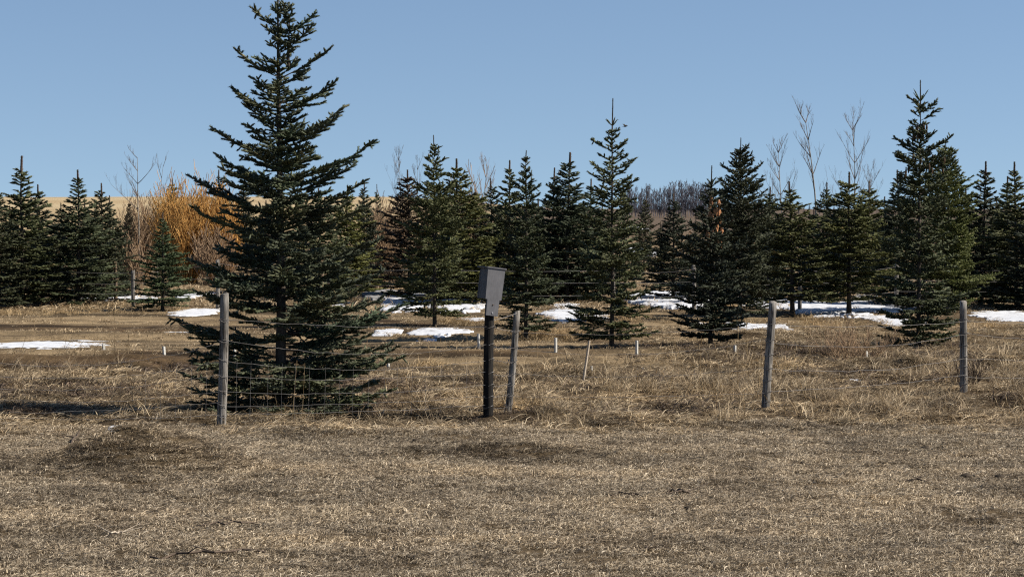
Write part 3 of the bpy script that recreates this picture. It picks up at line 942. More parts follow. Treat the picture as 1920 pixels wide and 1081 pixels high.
BR_MIN = 0.0018
bare_tree(263, 530, 296, 'leafless young poplar with a pale stem above the brown thicket', 1, r=0.03, lean=-0.01, n=2, spread=1.0)
bare_tree(295, 520, 312, 'thin bare whip left of the orange willow', 2, n=1, r=0.022, low=.6, spread=.3)
bare_tree(790, 530, 318, 'bare whippy tree behind the neat cone topped spruce', 3, n=3, r=0.02, spread=.35, low=.5)
bare_tree(756, 520, 300, 'bare whippy tree above the bronze brown spruce', 4, n=3, r=0.02, spread=.35, low=.5)
bare_tree(900, 525, 310, 'bare reddish twiggy tree above the grey box', 5, 'brush', n=4, r=0.022, spread=.3, low=.4)
bare_tree(1466, 545, 285, 'bare grey tree with many upright twigs right of the wide dark spruce', 6, n=4, r=0.026, spread=.6, low=.35)
bare_tree(1530, 548, 228, 'tallest bare poplar with a pale stem and upright limbs', 7, n=4, r=0.034, spread=.6, low=.35, lean=0.0)
bare_tree(1598, 545, 243, 'bare poplar leaning right behind the yellow green spruce', 8, n=4, r=0.026, lean=0.07, spread=.6, low=.3)
bare_tree(1640, 540, 330, 'low bare twiggy tree left of the round topped dark spruce', 9, n=3, r=0.018, spread=.5, low=.3)


def thicket(px, base, top, halfw_px, label, mk, seed, count, name='willow_bush', cat='bush', r=0.011, out=0.45):
    x, D, z = ground(px, base); H = at(px, top, D)[2] - z
    hw = halfw_px / F * D
    rg = random.Random(seed); sg = []
    for i in range(count):
        a = rg.uniform(0, 6.28); rb = hw * 0.35 * math.sqrt(rg.random())
        q = (rb * math.cos(a), rb * math.sin(a), -0.05)
        u = rg.random()
        tx = hw * math.sqrt(rg.random()) * math.cos(a); ty = hw * math.sqrt(rg.random()) * math.sin(a)
        h = H * rg.uniform(0.45, 1.0) * (1 - 0.35 * (math.hypot(tx, ty) / hw) ** 2)
        d = nrmv((tx - q[0], ty - q[1], h)); L = math.sqrt((tx - q[0]) ** 2 + (ty - q[1]) ** 2 + h * h)
        branchy(sg, q, d, L, r, 2 if i % 2 else 1, rg, out, 3, 0.35)
    V, Q, s = tubes(sg, 3)
    me = np_mesh(name, V, [Q], [M[mk]], rnd=NR.random(len(sg))[s])
    o = add(name, me, loc=(x, D, z)); tag(o, label, cat)
    return o


BR_MIN = 0.008
thicket(345, 532, 356, 64, 'bright orange willow bush between the left spruces and the biggest one', 'willow', 21, 210)
thicket(408, 532, 364, 44, 'orange willow bush half hidden by the biggest spruce', 'willow', 22, 150)
thicket(262, 527, 392, 46, 'brown leafless thicket left of the orange willow', 'brush', 23, 170, 'brush_thicket')
thicket(400, 535, 430, 50, 'low reddish brown scrub below the orange willow', 'brush', 24, 80, 'brush_thicket', r=0.009)
thicket(250, 555, 440, 34, 'dark tangled scrub behind the thin back fence posts', 'brush', 25, 30, 'brush_thicket', r=0.009)
thicket(705, 540, 400, 45, 'olive brown thicket right of the biggest spruce', 'brush', 26, 80, 'brush_thicket')
thicket(740, 530, 385, 30, 'brown thicket beside the bronze brown spruce', 'brush', 27, 40, 'brush_thicket')
thicket(880, 530, 345, 30, 'reddish brown thicket above the grey box', 'brush', 28, 35, 'brush_thicket')
thicket(1300, 535, 430, 26, 'low reddish scrub in the gap right of the round shouldered spruce', 'brush', 29, 24, 'brush_thicket')
BR_MIN = 0.0025
thicket(1600, 678, 612, 95, 'tangle of dry tan weeds in front of the two right posts gap', 'brush', 30, 60, 'weed_tangle', 'dead weeds', r=0.004)
thicket(1808, 728, 660, 42, 'dark red bare canes around the foot of the rightmost post', 'weed', 31, 22, 'bare_shrub', 'bush', r=0.0035)

# far line of aspens on the horizon
BR_MIN = 0.03
FAR = []
for s_ in range(4):
    rg = random.Random(60 + s_); sg = []; H = 8.0
    tr = [(0, 0, -0.3, 0.1, 0, 3.0, .11, .09), (0.1, 0, 3.0, 0.0, 0, 5.5, .09, .06), (0, 0, 5.5, .1, 0, H, .06, .02)]
    V, Q, _ = tubes(tr, 5); tm = np_mesh('trunk', V, [Q], [M['aspen']], rnd=np.full(len(V), .6))
    for k in range(52):
        z = rg.uniform(0.4, H - .4); a = rg.uniform(0, 6.28)
        branchy(sg, (0, 0, z), nrmv((math.cos(a) * .5, math.sin(a) * .5, 1)), rg.uniform(1.0, 2.2) * (1.15 - z / H * .6), .045, 1, rg, .45, 3, .3)
    V, Q, s = tubes(sg, 3); cm = np_mesh('crown', V, [Q], [M['aspen']], rnd=NR.random(len(sg))[s])
    FAR.append((tm, cm))
rg = random.Random(88)
far_pts = [(1168 + i * 3.6 + rg.uniform(-1.5, 1.5), rg.uniform(400, 404), rg.uniform(348, 364) - (8 if i > 24 else 0)) for i in range(48)]
far_pts += [(1490 + i * 9 + rg.uniform(-3, 3), rg.uniform(396, 399), rg.uniform(380, 388)) for i in range(10)]
for (px, base, top) in far_pts:
    D = rg.uniform(430, 520); x = (px - 960) / F * D; z = float(T(x, D)); H = at(px, top, D)[2] - z
    t = thing('aspen_tree', (x, D, z - 0.1), 'bare grey aspen in the far row along the horizon', 'tree', 'far row of bare aspens on the horizon', rotz=rg.uniform(0, 6.28))
    k = H / 8.0; t.scale = (k, k, k)
    for nm, me in zip(('trunk', 'crown'), FAR[rg.randrange(4)]): add(nm, me, t)


# ------------------------------------------------------------------ fences
def round_post(p0, p1, r, seed, mk, split=False):
    """weathered round post, slightly tapered, lumpy, with an uneven sawn top; p0 below ground, p1 top"""
    rg = random.Random(seed)
    p0 = np.array(p0); p1 = np.array(p1); d = (p1 - p0); L = np.linalg.norm(d); d /= L
    s, u = frames(d[None]); s, u = s[0], u[0]
    N, K = 14, 14
    ph = [rg.uniform(0, 6.28) for _ in range(4)]
    crack = rg.uniform(3.6, 4.2)
    V = []
    for k in range(K + 1):
        t = k / K
        wob = s * 0.006 * math.sin(3 * t + ph[0]) + u * 0.006 * math.sin(4 * t + ph[1])
        for i in range(N):
            a = i / N * 6.283
            rr = r * (1.08 - 0.12 * t) * (1 + 0.05 * math.sin(2 * a + ph[2]) + 0.03 * math.sin(5 * a + ph[3] + 2 * t))
            if split and abs(a - crack) < 0.24: rr *= 0.62
            top = (0.012 * math.sin(a + ph[0]) if k == K else 0)
            V.append(p0 + d * (L * t + top) + wob + s * rr * math.cos(a) + u * rr * math.sin(a))
    Q = [(k * N + i, k * N + (i + 1) % N, (k + 1) * N + (i + 1) % N, (k + 1) * N + i) for k in range(K) for i in range(N)]
    c = len(V); V.append(p1 + d * 0.004)
    Tt = [(K * N + i, K * N + (i + 1) % N, c) for i in range(N)]
    return np_mesh('fence_post', np.array(V), [np.array(Q), np.array(Tt)], [M[mk]], smooth=True)


def sag(a, b, s, n=16, rg=None, kink=0.0):
    a = np.array(a); b = np.array(b); out = []
    for i in range(n + 1):
        t = i / n; p = a + (b - a) * t; p[2] -= s * 4 * t * (1 - t)
        if rg is not None and 0 < i < n:
            p[2] += rg.uniform(-kink, kink); p[1] += rg.uniform(-kink, kink)
        out.append(tuple(p))
    return out


def pl_segs(pts, r):
    return [(*pts[i], *pts[i + 1], r, r) for i in range(len(pts) - 1)]


fence = thing('wire_fence', ground(1180, 775), 'near farm fence of weathered round posts strung with sagging wire', 'fence')
FO = np.array(fence.location)
near_posts = [  # base px,py, top px,py, radius, material, label
    (415, 801, 421, 551, 0.040, 'post', 'split grey post with a dark cracked side, nearest of the fence', True, 1),
    (952, 775, 970, 583, 0.034, 'post', 'grey post leaning to the right beside the dark one', False, 2),
    (1436, 771, 1448, 566, 0.041, 'post', 'grey post leaning slightly to the right', False, 3),
    (1806, 745, 1807, 565, 0.040, 'post', 'upright grey post farthest right', False, 4),
]
PT = {}
for (bx, by, tx, ty, r, mk, lab, sp_, sd) in near_posts:
    g = ground(bx, by - 2); t = at(tx, ty, g[1])
    p0 = np.array(g) - FO; p0[2] -= 0.25; p0[0] -= 0.25 * (t[0] - g[0]) / (t[2] - g[2])
    o = add('fence_post', round_post(p0, np.array(t) - FO, r, sd, mk, sp_), fence); o['label'] = lab
    PT[sd] = (np.array(g), np.array(t))
# the black post that carries the box belongs to the same fence line but stands on its own
gb = ground(915, 778); tb = at(918, 572, gb[1])
dark = add('dark_post', round_post(np.array([0, 0, -0.25]), np.array([tb[0] - gb[0], 0, tb[2] - gb[2]]), 0.050, 9, 'post_dark'), None, gb)
tag(dark, 'black creosoted post under the grey nesting box', 'post')
PT[9] = (np.array(gb), np.array(tb))
# posts off the frame on both sides, so that wires have somewhere to go
for sd, (bx, by, tx, ty) in {11: (-120, 800, -118, 590), 12: (2140, 722, 2141, 556)}.items():
    g = ground(bx, by); t = at(tx, ty, g[1]); PT[sd] = (np.array(g), np.array(t))
    p0 = np.array(g) - FO; p0[2] -= 0.25
    add('fence_post', round_post(p0, np.array(t) - FO, 0.04, sd, 'post'), fence)


def on_post(sd, f):
    g, t = PT[sd]
    p = g + (t - g) * f - FO
    p[1] -= 0.043
    return p


rgw = random.Random(44)
order = [11, 1, 9, 2, 3, 4, 12]
# heights (fraction of post) of the line wires, and their sag per bay
levels = [(0.80, .05), (0.645, .10), (0.51, .08), (0.385, .06), (0.275, .05), (0.17, .03), (0.08, .02)]
for li, (f, s) in enumerate(levels):
    for a, b in zip(order[:-1], order[1:]):
        if a in (2, 3, 4) and li in (2, 4, 6): continue
        if (a, b) == (9, 2): s_ = 0.01
        else: s_ = s * rgw.uniform(0.6, 1.3)
        if li > 0 and a == 11: s_ = s * 1.6
        fa = f + rgw.uniform(-.02, .02); fb = f + rgw.uniform(-.02, .02)
        mk = 'rustwire' if (li == 0 and a in (11,)) else 'wire'
        segs = pl_segs(sag(on_post(a, fa), on_post(b, fb), s_, 18, rgw, 0.008), 0.0017)
        V, Q, _ = tubes(segs, 4)
        add('line_wire', np_mesh('line_wire', V, [Q], [M[mk]]), fence)
# top wire twist between the dark and the leaning post
V, Q, _ = tubes(pl_segs(sag(on_post(9, 0.86), on_post(2, 0.985), 0.01, 6, rgw, .004), 0.003), 4)
add('line_wire', np_mesh('line_wire', V, [Q], [M['wire']]), fence)
# vertical stay wires of the page wire between the first post and the dark one
for k in range(1, 18):
    t = k / 18.5 + rgw.uniform(-.006, .006)
    a0 = on_post(1, .52) * (1 - t) + on_post(9, .52) * t; a1 = on_post(1, .07) * (1 - t) + on_post(9, .07) * t
    a0[2] -= .085 * 4 * t * (1 - t); a1[2] -= .02
    pts = sag(a0, a1, 0.0, 5, rgw, 0.008)
    V, Q, _ = tubes(pl_segs(pts, 0.0011), 3)
    add('stay_wire', np_mesh('stay_wire', V, [Q], [M['wire']]), fence)
for k in range(1, 6):
    t = -k * 0.055
    a0 = on_post(1, .50); a1 = on_post(1, .07); a0[0] += t * 2.6; a1[0] += t * 2.6; a0[2] -= .01 * k; a1[2] -= .01 * k
    V, Q, _ = tubes(pl_segs(sag(a0, a1, 0, 5, rgw, .008), 0.0013), 3)
    add('stay_wire', np_mesh('stay_wire', V, [Q], [M['wire']]), fence)
# staples and wire wraps on the posts
for sd in (1, 9, 2, 3, 4):
    for f, s in levels:
        c = on_post(sd, f); c[1] += 0.043
        rr = 0.048 if sd != 9 else 0.056
        pts = [(c[0] + rr * math.cos(a), c[1] + rr * math.sin(a), c[2] + 0.012 * math.sin(a * 2 + sd)) for a in np.linspace(0, 6.283, 13)]
        V, Q, _ = tubes(pl_segs(pts, 0.0028), 4)
        add('wire_tie', np_mesh('wire_tie', V, [Q], [M['wire']]), fence)

# back fence at the edge of the plantation
bf = thing('wire_fence', ground(700, 580), 'far fence of thin posts and pale wires running among the spruces', 'fence')
BO = np.array(bf.location)
bposts = [(-60, 568, -60, 492, 'post'), (183, 562, 183, 506, 'post_brown'), (197, 560, 197, 505, 'post_brown'), (217, 565, 216, 491, 'post_brown'), (249, 577, 250, 507, 'post'), (408, 580, 408, 487, 'post'),
          (603, 582, 603, 500, 'post_brown'), (812, 586, 812, 498, 'post'), (1150, 586, 1150, 500, 'post'), (1301, 586, 1301, 498, 'post'), (1500, 582, 1500, 500, 'post'), (1681, 578, 1681, 494, 'post'), (2000, 575, 2000, 495, 'post')]
BP = []
for i, (bx, by, tx, ty, mk) in enumerate(bposts):
    g = ground(bx, by); t = at(tx, ty, g[1])
    p0 = np.array(g) - BO; p0[2] -= .2
    add('fence_post', round_post(p0, np.array(t) - BO, 0.040 if i not in (1, 2) else .03, 50 + i, mk), bf)
    if i not in (1, 2, 3): BP.append((np.array(g) - BO, np.array(t) - BO))
for f in (0.93, 0.66, 0.38):
    for (g0, t0), (g1, t1) in zip(BP[:-1], BP[1:]):
        a = g0 + (t0 - g0) * f; b = g1 + (t1 - g1) * f; a[1] -= .045; b[1] -= .045
        V, Q, _ = tubes(pl_segs(sag(a, b, rgw.uniform(.01, .08), 12, rgw, .004), 0.004), 3)
        add('line_wire', np_mesh('line_wire', V, [Q], [M['wire']]), bf)


# ------------------------------------------------------------------ the nesting box
def box_mesh(name, quads8, mk, bevel=0.003):
    """bevelled board from 8 corners: bottom 4 then top 4"""
    import bmesh
    bm = bmesh.new()
    v = [bm.verts.new(c) for c in quads8]
    for f in ((3, 2, 1, 0), (4, 5, 6, 7), (0, 1, 5, 4), (1, 2, 6, 5), (2, 3, 7, 6), (3, 0, 4, 7)):
        bm.faces.new([v[i] for i in f])
    bmesh.ops.bevel(bm, geom=list(bm.edges), offset=bevel, segments=2, affect='EDGES')
    bmesh.ops.recalc_face_normals(bm, faces=list(bm.faces))
    me = bpy.data.meshes.new(name); bm.to_mesh(me); bm.free()
    me.materials.append(M[mk])
    return me


def bx(x0, x1, y0, y1, z0, z1, taper=0.0):
    return [(x0, y0, z0), (x1, y0, z0), (x1, y1, z0), (x0, y1, z0), (x0 - taper, y0, z1), (x1 + taper, y0, z1), (x1 + taper, y1, z1), (x0 - taper, y1, z1)]


Db = gb[1] - 0.075
pb = at(922, 592, Db)                                    # bottom middle of the tail of the back board
nb = thing('nesting_box', pb, 'grey painted wooden nesting box tilted on the black post', 'nesting box')
nb.rotation_euler = (math.radians(0), math.radians(7.0), math.radians(29))
s = Db / F
th = 0.018
tail_w, body_w = 24 * s / .93, 33 * s / .93
h_tail, h_all = 30 * s, 88 * s
# back board: one outline, a narrow tail under a wider upper part
import bmesh
bm = bmesh.new()
out = [(-tail_w / 2, 0), (tail_w / 2, 0), (tail_w / 2 + .001, h_tail - .004), (body_w / 2 - .004, h_tail), (body_w / 2 - .004, h_tail + .002), (body_w / 2 + .006, h_all), (-body_w / 2 - .006, h_all), (-body_w / 2 + .004, h_tail), (-tail_w / 2 - .001, h_tail - .004)]
out = [(-tail_w / 2, 0), (tail_w / 2, 0), (tail_w / 2 + .002, h_tail), (body_w / 2 - .002, h_tail + .003), (body_w / 2 + .006, h_all), (-body_w / 2 - .006, h_all), (-body_w / 2 + .002, h_tail + .003), (-tail_w / 2 - .002, h_tail)]
fv = [bm.verts.new((x, 0, z)) for x, z in out]
f = bm.faces.new(fv)
ex = bmesh.ops.extrude_face_region(bm, geom=[f])
bmesh.ops.translate(bm, verts=[e for e in ex['geom'] if isinstance(e, bmesh.types.BMVert)], vec=(0, th, 0))
bmesh.ops.recalc_face_normals(bm, faces=list(bm.faces))
bmesh.ops.bevel(bm, geom=list(bm.edges), offset=0.0025, segments=2, affect='EDGES')
me = bpy.data.meshes.new('back_board'); bm.to_mesh(me); bm.free(); me.materials.append(M['paint'])
add('back_board', me, nb)
dep = 0.155
hw = body_w / 2
zb = h_tail + 0.006
add('side_panel', box_mesh('side_panel', bx(-hw + .004, -hw + .020, th + .001, dep, zb, h_all - .002), 'paint'), nb)
add('side_panel', box_mesh('side_panel', bx(hw - .020, hw - .004, th + .001, dep, zb, h_all - .002), 'paint'), nb)
add('front_panel', box_mesh('front_panel', bx(-hw + .0, hw - .0, dep + .001, dep + .017, zb, h_all - .012), 'paint'), nb)
add('floor_panel', box_mesh('floor_panel', bx(-hw + .022, hw - .022, th + .002, dep - .002, zb + .004, zb + .018), 'paint'), nb)
add('roof', box_mesh('roof', bx(-hw - .018, hw + .018, -0.008, dep + .05, h_all + .0015, h_all + .018), 'paint', .004), nb)
for k, (sx, sz) in enumerate([(0.0, h_tail * .70), (0.002, h_tail * .20)]):
    V, Q, _ = tubes([(sx, 0.001, sz, sx, -0.006, sz, .0075, .006), (sx, -0.006, sz, sx, -0.0065, sz, .006, .001)], 10)
    add('screw', np_mesh('screw', V, [Q], [M['stick'] if k == 0 else M['screw']]), nb)


# ------------------------------------------------------------------ stakes
def stake(bx_, by_, tx, ty, label, mk='stake', w=0.018, name='marker_stake'):
    g = ground(bx_, by_); t = at(tx, ty, g[1])
    d = np.array(t) - np.array(g)
    up = d / np.linalg.norm(d)
    an = math.radians(28 + (bx_ * 7) % 34); sx = np.array([math.cos(an), math.sin(an), 0]) * w; sy = np.array([-math.sin(an), math.cos(an), 0]) * w * .8; b0 = -up * .08
    c = [b0 - sx - sy, b0 + sx - sy, b0 + sx + sy, b0 - sx + sy, d - sx - sy, d + sx - sy, d + sx + sy, d - sx + sy]
    o = add(name, box_mesh(name, [tuple(v) for v in c], mk, .003), None, g)
    tag(o, label, 'stake', 'small stakes marking the planted row')
    return o


for a in [
    (195, 666, 194, 644, 'short white stake at the right tip of the left edge snow patch'),
    (309, 669, 307, 649, 'short white stake standing alone on bare ground on the left'),
    (440, 672, 440, 654, 'short white stake just right of the split grey post'),
    (642, 627, 642, 612, 'small white stake seen through the right boughs of the biggest spruce'),
    (728, 694, 728, 681, 'low white stake at the right tip of the biggest spruce skirt'),
    (898, 654, 897, 625, 'pale stake directly left of the black post'),
    (1042, 661, 1042, 633, 'white stake right of the leaning grey post'),
    (1194, 667, 1194, 638, 'white stake in front of the tall slender spruce'),
    (1378, 669, 1378, 647, 'white stake left of the second grey post from the right'),
    (1625, 678, 1624, 658, 'small white stake alone between the two right posts'),
]:
    stake(*a)
stake(1092, 714, 1105, 638, 'tall thin pale stake leaning to the right', 'palewood', .014)
stake(1109, 712, 1109, 700, 'tiny white peg at the right of the leaning pale stake', 'stake', .014)
stake(605, 656, 606, 615, 'short dark stake behind the biggest spruce', 'stick', .02)
stake(1384, 674, 1382, 652, 'thin dark peg touching the white stake by the second post', 'stick', .008)


# ------------------------------------------------------------------ clods and twigs on the mown grass
def clod(px, py, w_px, label, seed):
    g = ground(px, py); w = w_px / F * g[1] / 2
    rng = np.random.default_rng(seed)
    V = []; Q = []; N = 9; K = 5
    for k in range(K + 1):
        e = -0.5 + (k / K) * 2.0
        for i in range(N):
            a = i / N * 6.283
            rr = w * max(0.03, math.cos(max(-1.4, min(1.54, e)))) * rng.uniform(.8, 1.2)
            V.append((rr * math.cos(a), rr * .7 * math.sin(a), w * .55 * math.sin(e) * rng.uniform(.85, 1.1)))
    for k in range(K):
        for i in range(N): Q.append((k * N + i, k * N + (i + 1) % N, (k + 1) * N + (i + 1) % N, (k + 1) * N + i))
    o = add('dirt_clod', np_mesh('dirt_clod', np.array(V), [np.array(Q)], [M['clod']]), None, (g[0], g[1], g[2] + .015))
    tag(o, label, 'clod', 'dark clods lying on the mown grass')


for a in [
    (1518, 797, 16, 'dark clod just below the second post from the right'),
    (1590, 793, 12, 'small dark clod right below the gap between the right posts'),
    (1735, 843, 17, 'dark clod standing alone on the mown grass at the upper right'),
    (1811, 896, 22, 'left one of a pair of dark clods at the right edge'),
    (1874, 898, 22, 'right one of a pair of dark clods at the right edge'),
    (1860, 824, 9, 'tiny dark clod near the right edge above the pair'),
    (1290, 956, 16, 'dark clod on the open mown grass right of the middle'),
    (780, 829, 15, 'dark clod left above the low ridge in the middle'),
    (1505, 870, 10, 'tiny dark clod between the lone clod and the middle'),
    (888, 794, 17, 'dark clod at the foot of the black post'),
]:
    clod(*a, int(a[0]))


def twig(x0, y0, x1, y1, label, seed, r=0.006, mk='stick'):
    a = np.array(ground(x0, y0)); b = np.array(ground(x1, y1)); rg = random.Random(seed)
    pts = []; n = 9
    for i in range(n + 1):
        t = i / n; p = a + (b - a) * t
        p[2] = float(T(p[0], p[1])) + 0.012 + 0.02 * math.sin(t * 3.1) + rg.uniform(-.012, .006)
        p[1] += rg.uniform(-.05, .05); pts.append(tuple(p - a))
    segs = pl_segs(pts, r)
    for i in (3, 5, 7):
        q = pts[i]; l = rg.uniform(.06, .16)
        segs.append((*q, q[0] + l * rg.choice((1, -1)), q[1] + rg.uniform(-.15, .15), q[2] + rg.uniform(-.01, .05), r * .6, r * .3))
    V, Q, _ = tubes(segs, 5)
    o = add('fallen_twig', np_mesh('fallen_twig', V, [Q], [M[mk]]), None, tuple(a)); tag(o, label, 'twig', 'fallen twigs lying on the mown grass')


twig(362, 990, 498, 986, 'long dark twig lying below the mound', 1)
twig(280, 1050, 500, 1036, 'longest dark twig lying near the bottom edge', 2, .008)
twig(1678, 905, 1746, 906, 'straight dark twig left of the two clods on the right', 3)
twig(1140, 931, 1205, 933, 'thin dark twig right of the middle', 4, .005)
twig(1252, 925, 1300, 928, 'short thick dark stick on the open grass', 5, .010)
twig(1505, 803, 1572, 808, 'thin twig beside the clod under the second post from the right', 6, .005)
twig(1210, 1030, 1215, 1032, 'tiny twig bit near the bottom middle', 7, .004)
twig(130, 842, 150, 806, 'crooked dark branch end rising from the mound', 8, .010)
twig(195, 1008, 240, 1002, 'pale stripped twig below the mound', 9, .006, 'palewood')

# dead branch poking out of the mound, bird in the sky
g = at(1172, 237, 60)
bird = thing('bird', g, 'small dark bird flying right of the long bare leader', 'bird')
bm = bmesh.new()
bmesh.ops.create_uvsphere(bm, u_segments=12, v_segments=8, radius=1)
for v in bm.verts:
    x = v.co.x
    k = 0.018 * (1 - 0.35 * max(0, -x))
    v.co = (x * .055, v.co.y * k, v.co.z * k)
hd = bmesh.ops.create_uvsphere(bm, u_segments=8, v_segments=6, radius=.015)
bmesh.ops.translate(bm, verts=hd['verts'], vec=(.058, 0, .010))
bk = bmesh.ops.create_cone(bm, segments=5, radius1=.004, radius2=0, depth=.014, cap_ends=True)
for v in bk['verts']: v.co = (.075 + v.co.z, v.co.x, .010 + v.co.y)
tl = [bm.verts.new(c) for c in ((-.045, -.006, .002), (-.045, .006, .002), (-.095, .018, .0), (-.095, -.018, .0), (-.045, 0, -.004))]
bm.faces.new(tl[:4]); bm.faces.new((tl[0], tl[3], tl[4])); bm.faces.new((tl[1], tl[4], tl[2]))
me = bpy.data.meshes.new('body'); bm.to_mesh(me); bm.free(); me.materials.append(M['bird']); add('body', me, bird)
for sg_ in (1, -1):
    V = [(.03, .01 * sg_, .01), (-.02, .01 * sg_, .008), (.02, .06 * sg_, .05), (-.03, .06 * sg_, .046), (-.01, .12 * sg_, .045), (-.035, .115 * sg_, .042),
         (.03, .01 * sg_, .006), (-.02, .01 * sg_, .004), (.02, .06 * sg_, .046), (-.03, .06 * sg_, .043)]
    me = np_mesh('wing', np.array(V), [np.array([(0, 1, 3, 2), (2, 3, 5, 4), (6, 8, 9, 7), (0, 2, 8, 6), (1, 7, 9, 3)])], [M['bird']]); add('wing', me, bird)
bird.rotation_euler = (0.2, -0.1, 0.4)

# ------------------------------------------------------------------ grass
GC = {}


def blades(n, rad, hmin, hmax, wid, flat, seed, curl=0.5):
    """clump of n curved tapering blades; flat 0 upright .. 1 lying"""
    rng = np.random.default_rng(seed)
    a = rng.random(n) * 6.283; rr = rad * np.sqrt(rng.random(n))
    b = np.stack([rr * np.cos(a), rr * np.sin(a), np.full(n, -0.004)], -1)
    hd = rng.random(n) * 6.283
    L = hmin + (hmax - hmin) * rng.random(n) ** 1.6
    e0 = np.clip((1 - flat) * 1.35 + (rng.random(n) - .5) * 0.8, 0.12, 1.5)
    e1 = e0 - curl * (0.5 + rng.random(n)) * 2
    hd1 = hd + (rng.random(n) - .5) * 1.8
    w = wid * (0.6 + 0.8 * rng.random(n))
    V = []; p = b
    K = 3
    sd = np.stack([-np.sin(hd), np.cos(hd), np.zeros(n)], -1)
    tw = rng.random(n) * 1.2
    sd = sd * np.cos(tw)[:, None] + np.array([0, 0, 1.]) * np.sin(tw)[:, None] * 0.8
    for k in range(K + 1):
        wk = w * (1.0, .95, .7, .12)[k]
        V.append(p - sd * wk[:, None] / 2); V.append(p + sd * wk[:, None] / 2)
        if k < K:
            t = (k + .5) / K
            e = e0 + (e1 - e0) * t; h = hd + (hd1 - hd) * t
            d = np.stack([np.cos(e) * np.cos(h), np.cos(e) * np.sin(h), np.sin(e)], -1)
            p = p + d * (L / K)[:, None]
            p[:, 2] = np.maximum(p[:, 2], 0.003 + 0.012 * rng.random(n))
    V = np.stack(V, 1)
    base = (np.arange(n) * 2 * (K + 1))[:, None]
    k = np.arange(K) * 2
    Q = np.stack([base + k, base + k + 1, base + k + 3, base + k + 2], -1).reshape(-1, 4)
    return V.reshape(-1, 3), Q, np.repeat(rng.random(n), 2 * (K + 1))


def clump_collection(key, specs, mk):
    c = bpy.data.collections.new(key)
    for i, sp_ in enumerate(specs):
        V, Q, rn = blades(*sp_)
        o = bpy.data.objects.new('grass_clump', np_mesh('grass_clump', V, [Q], [M[mk]], rnd=rn))
        c.objects.link(o)
    GC[key] = (c, len(specs))


clump_collection('lawn', [(95, .11, .025, .07, .0042, .72, 700 + i, .55) for i in range(7)], 'lawn')
clump_collection('mound', [(60, .10, .04, .12, .0045, .6, 740 + i, .7) for i in range(5)], 'mound')
clump_collection('rough', [(70, .12, .05, .17, .0052, .50, 720 + i, .8) for i in range(7)], 'straw')
clump_collection('tall', [(26, .09, .14, .38, .0055, .2, 730 + i, .5) for i in range(5)], 'straw')
clump_collection('gold', [(55, .13, .08, .26, .0065, .30, 750 + i, .6) for i in range(5)], 'goldstraw')
clump_collection('weed', [(40, .12, .05, .20, .006, .35, 760 + i, .9) for i in range(5)], 'weed')
clump_collection('far', [(40, .22, .05, .16, .011, .45, 770 + i, .6) for i in range(5)], 'straw')


def gn_scatter(name, pts, scl, key, label, seed, cat='grass'):
    rng = np.random.default_rng(seed)
    c, k = GC[key]
    n = len(pts)
    me = bpy.data.meshes.new(name); me.vertices.add(n); me.vertices.foreach_set('co', np.asarray(pts, np.float32).ravel())
    a = me.attributes.new('rot', 'FLOAT_VECTOR', 'POINT')
    rot = np.stack([(rng.random(n) - .5) * .25, (rng.random(n) - .5) * .25, rng.random(n) * 6.283], -1)
    a.data.foreach_set('vector', rot.astype(np.float32).ravel())
    a = me.attributes.new('scl', 'FLOAT', 'POINT'); a.data.foreach_set('value', np.asarray(scl, np.float32))
    a = me.attributes.new('pick', 'INT', 'POINT'); a.data.foreach_set('value', rng.integers(0, k, n).astype(np.int32))
    o = add(name, me)
    ng = bpy.data.node_groups.new('scatter ' + name, 'GeometryNodeTree')
    ng.interface.new_socket('Geometry', in_out='INPUT', socket_type='NodeSocketGeometry')
    ng.interface.new_socket('Geometry', in_out='OUTPUT', socket_type='NodeSocketGeometry')
    N, L = ng.nodes, ng.links
    gi, go = N.new('NodeGroupInput'), N.new('NodeGroupOutput')
    ip = N.new('GeometryNodeInstanceOnPoints'); ci = N.new('GeometryNodeCollectionInfo')
    ci.inputs['Collection'].default_value = c
    ci.inputs['Separate Children'].default_value = True; ci.inputs['Reset Children'].default_value = True

    def na(nm, dt):
        q = N.new('GeometryNodeInputNamedAttribute'); q.data_type = dt; q.inputs['Name'].default_value = nm
        return q.outputs['Attribute']
    L.new(gi.outputs[0], ip.inputs['Points']); L.new(ci.outputs[0], ip.inputs['Instance'])
    ip.inputs['Pick Instance'].default_value = True
    L.new(na('pick', 'INT'), ip.inputs['Instance Index'])
    L.new(na('rot', 'FLOAT_VECTOR'), ip.inputs['Rotation'])
    L.new(na('scl', 'FLOAT'), ip.inputs['Scale'])
    L.new(ip.outputs[0], go.inputs[0])
    md = o.modifiers.new('scatter', 'NODES'); md.node_group = ng
    tag(o, label, cat, kind='stuff')
    return o


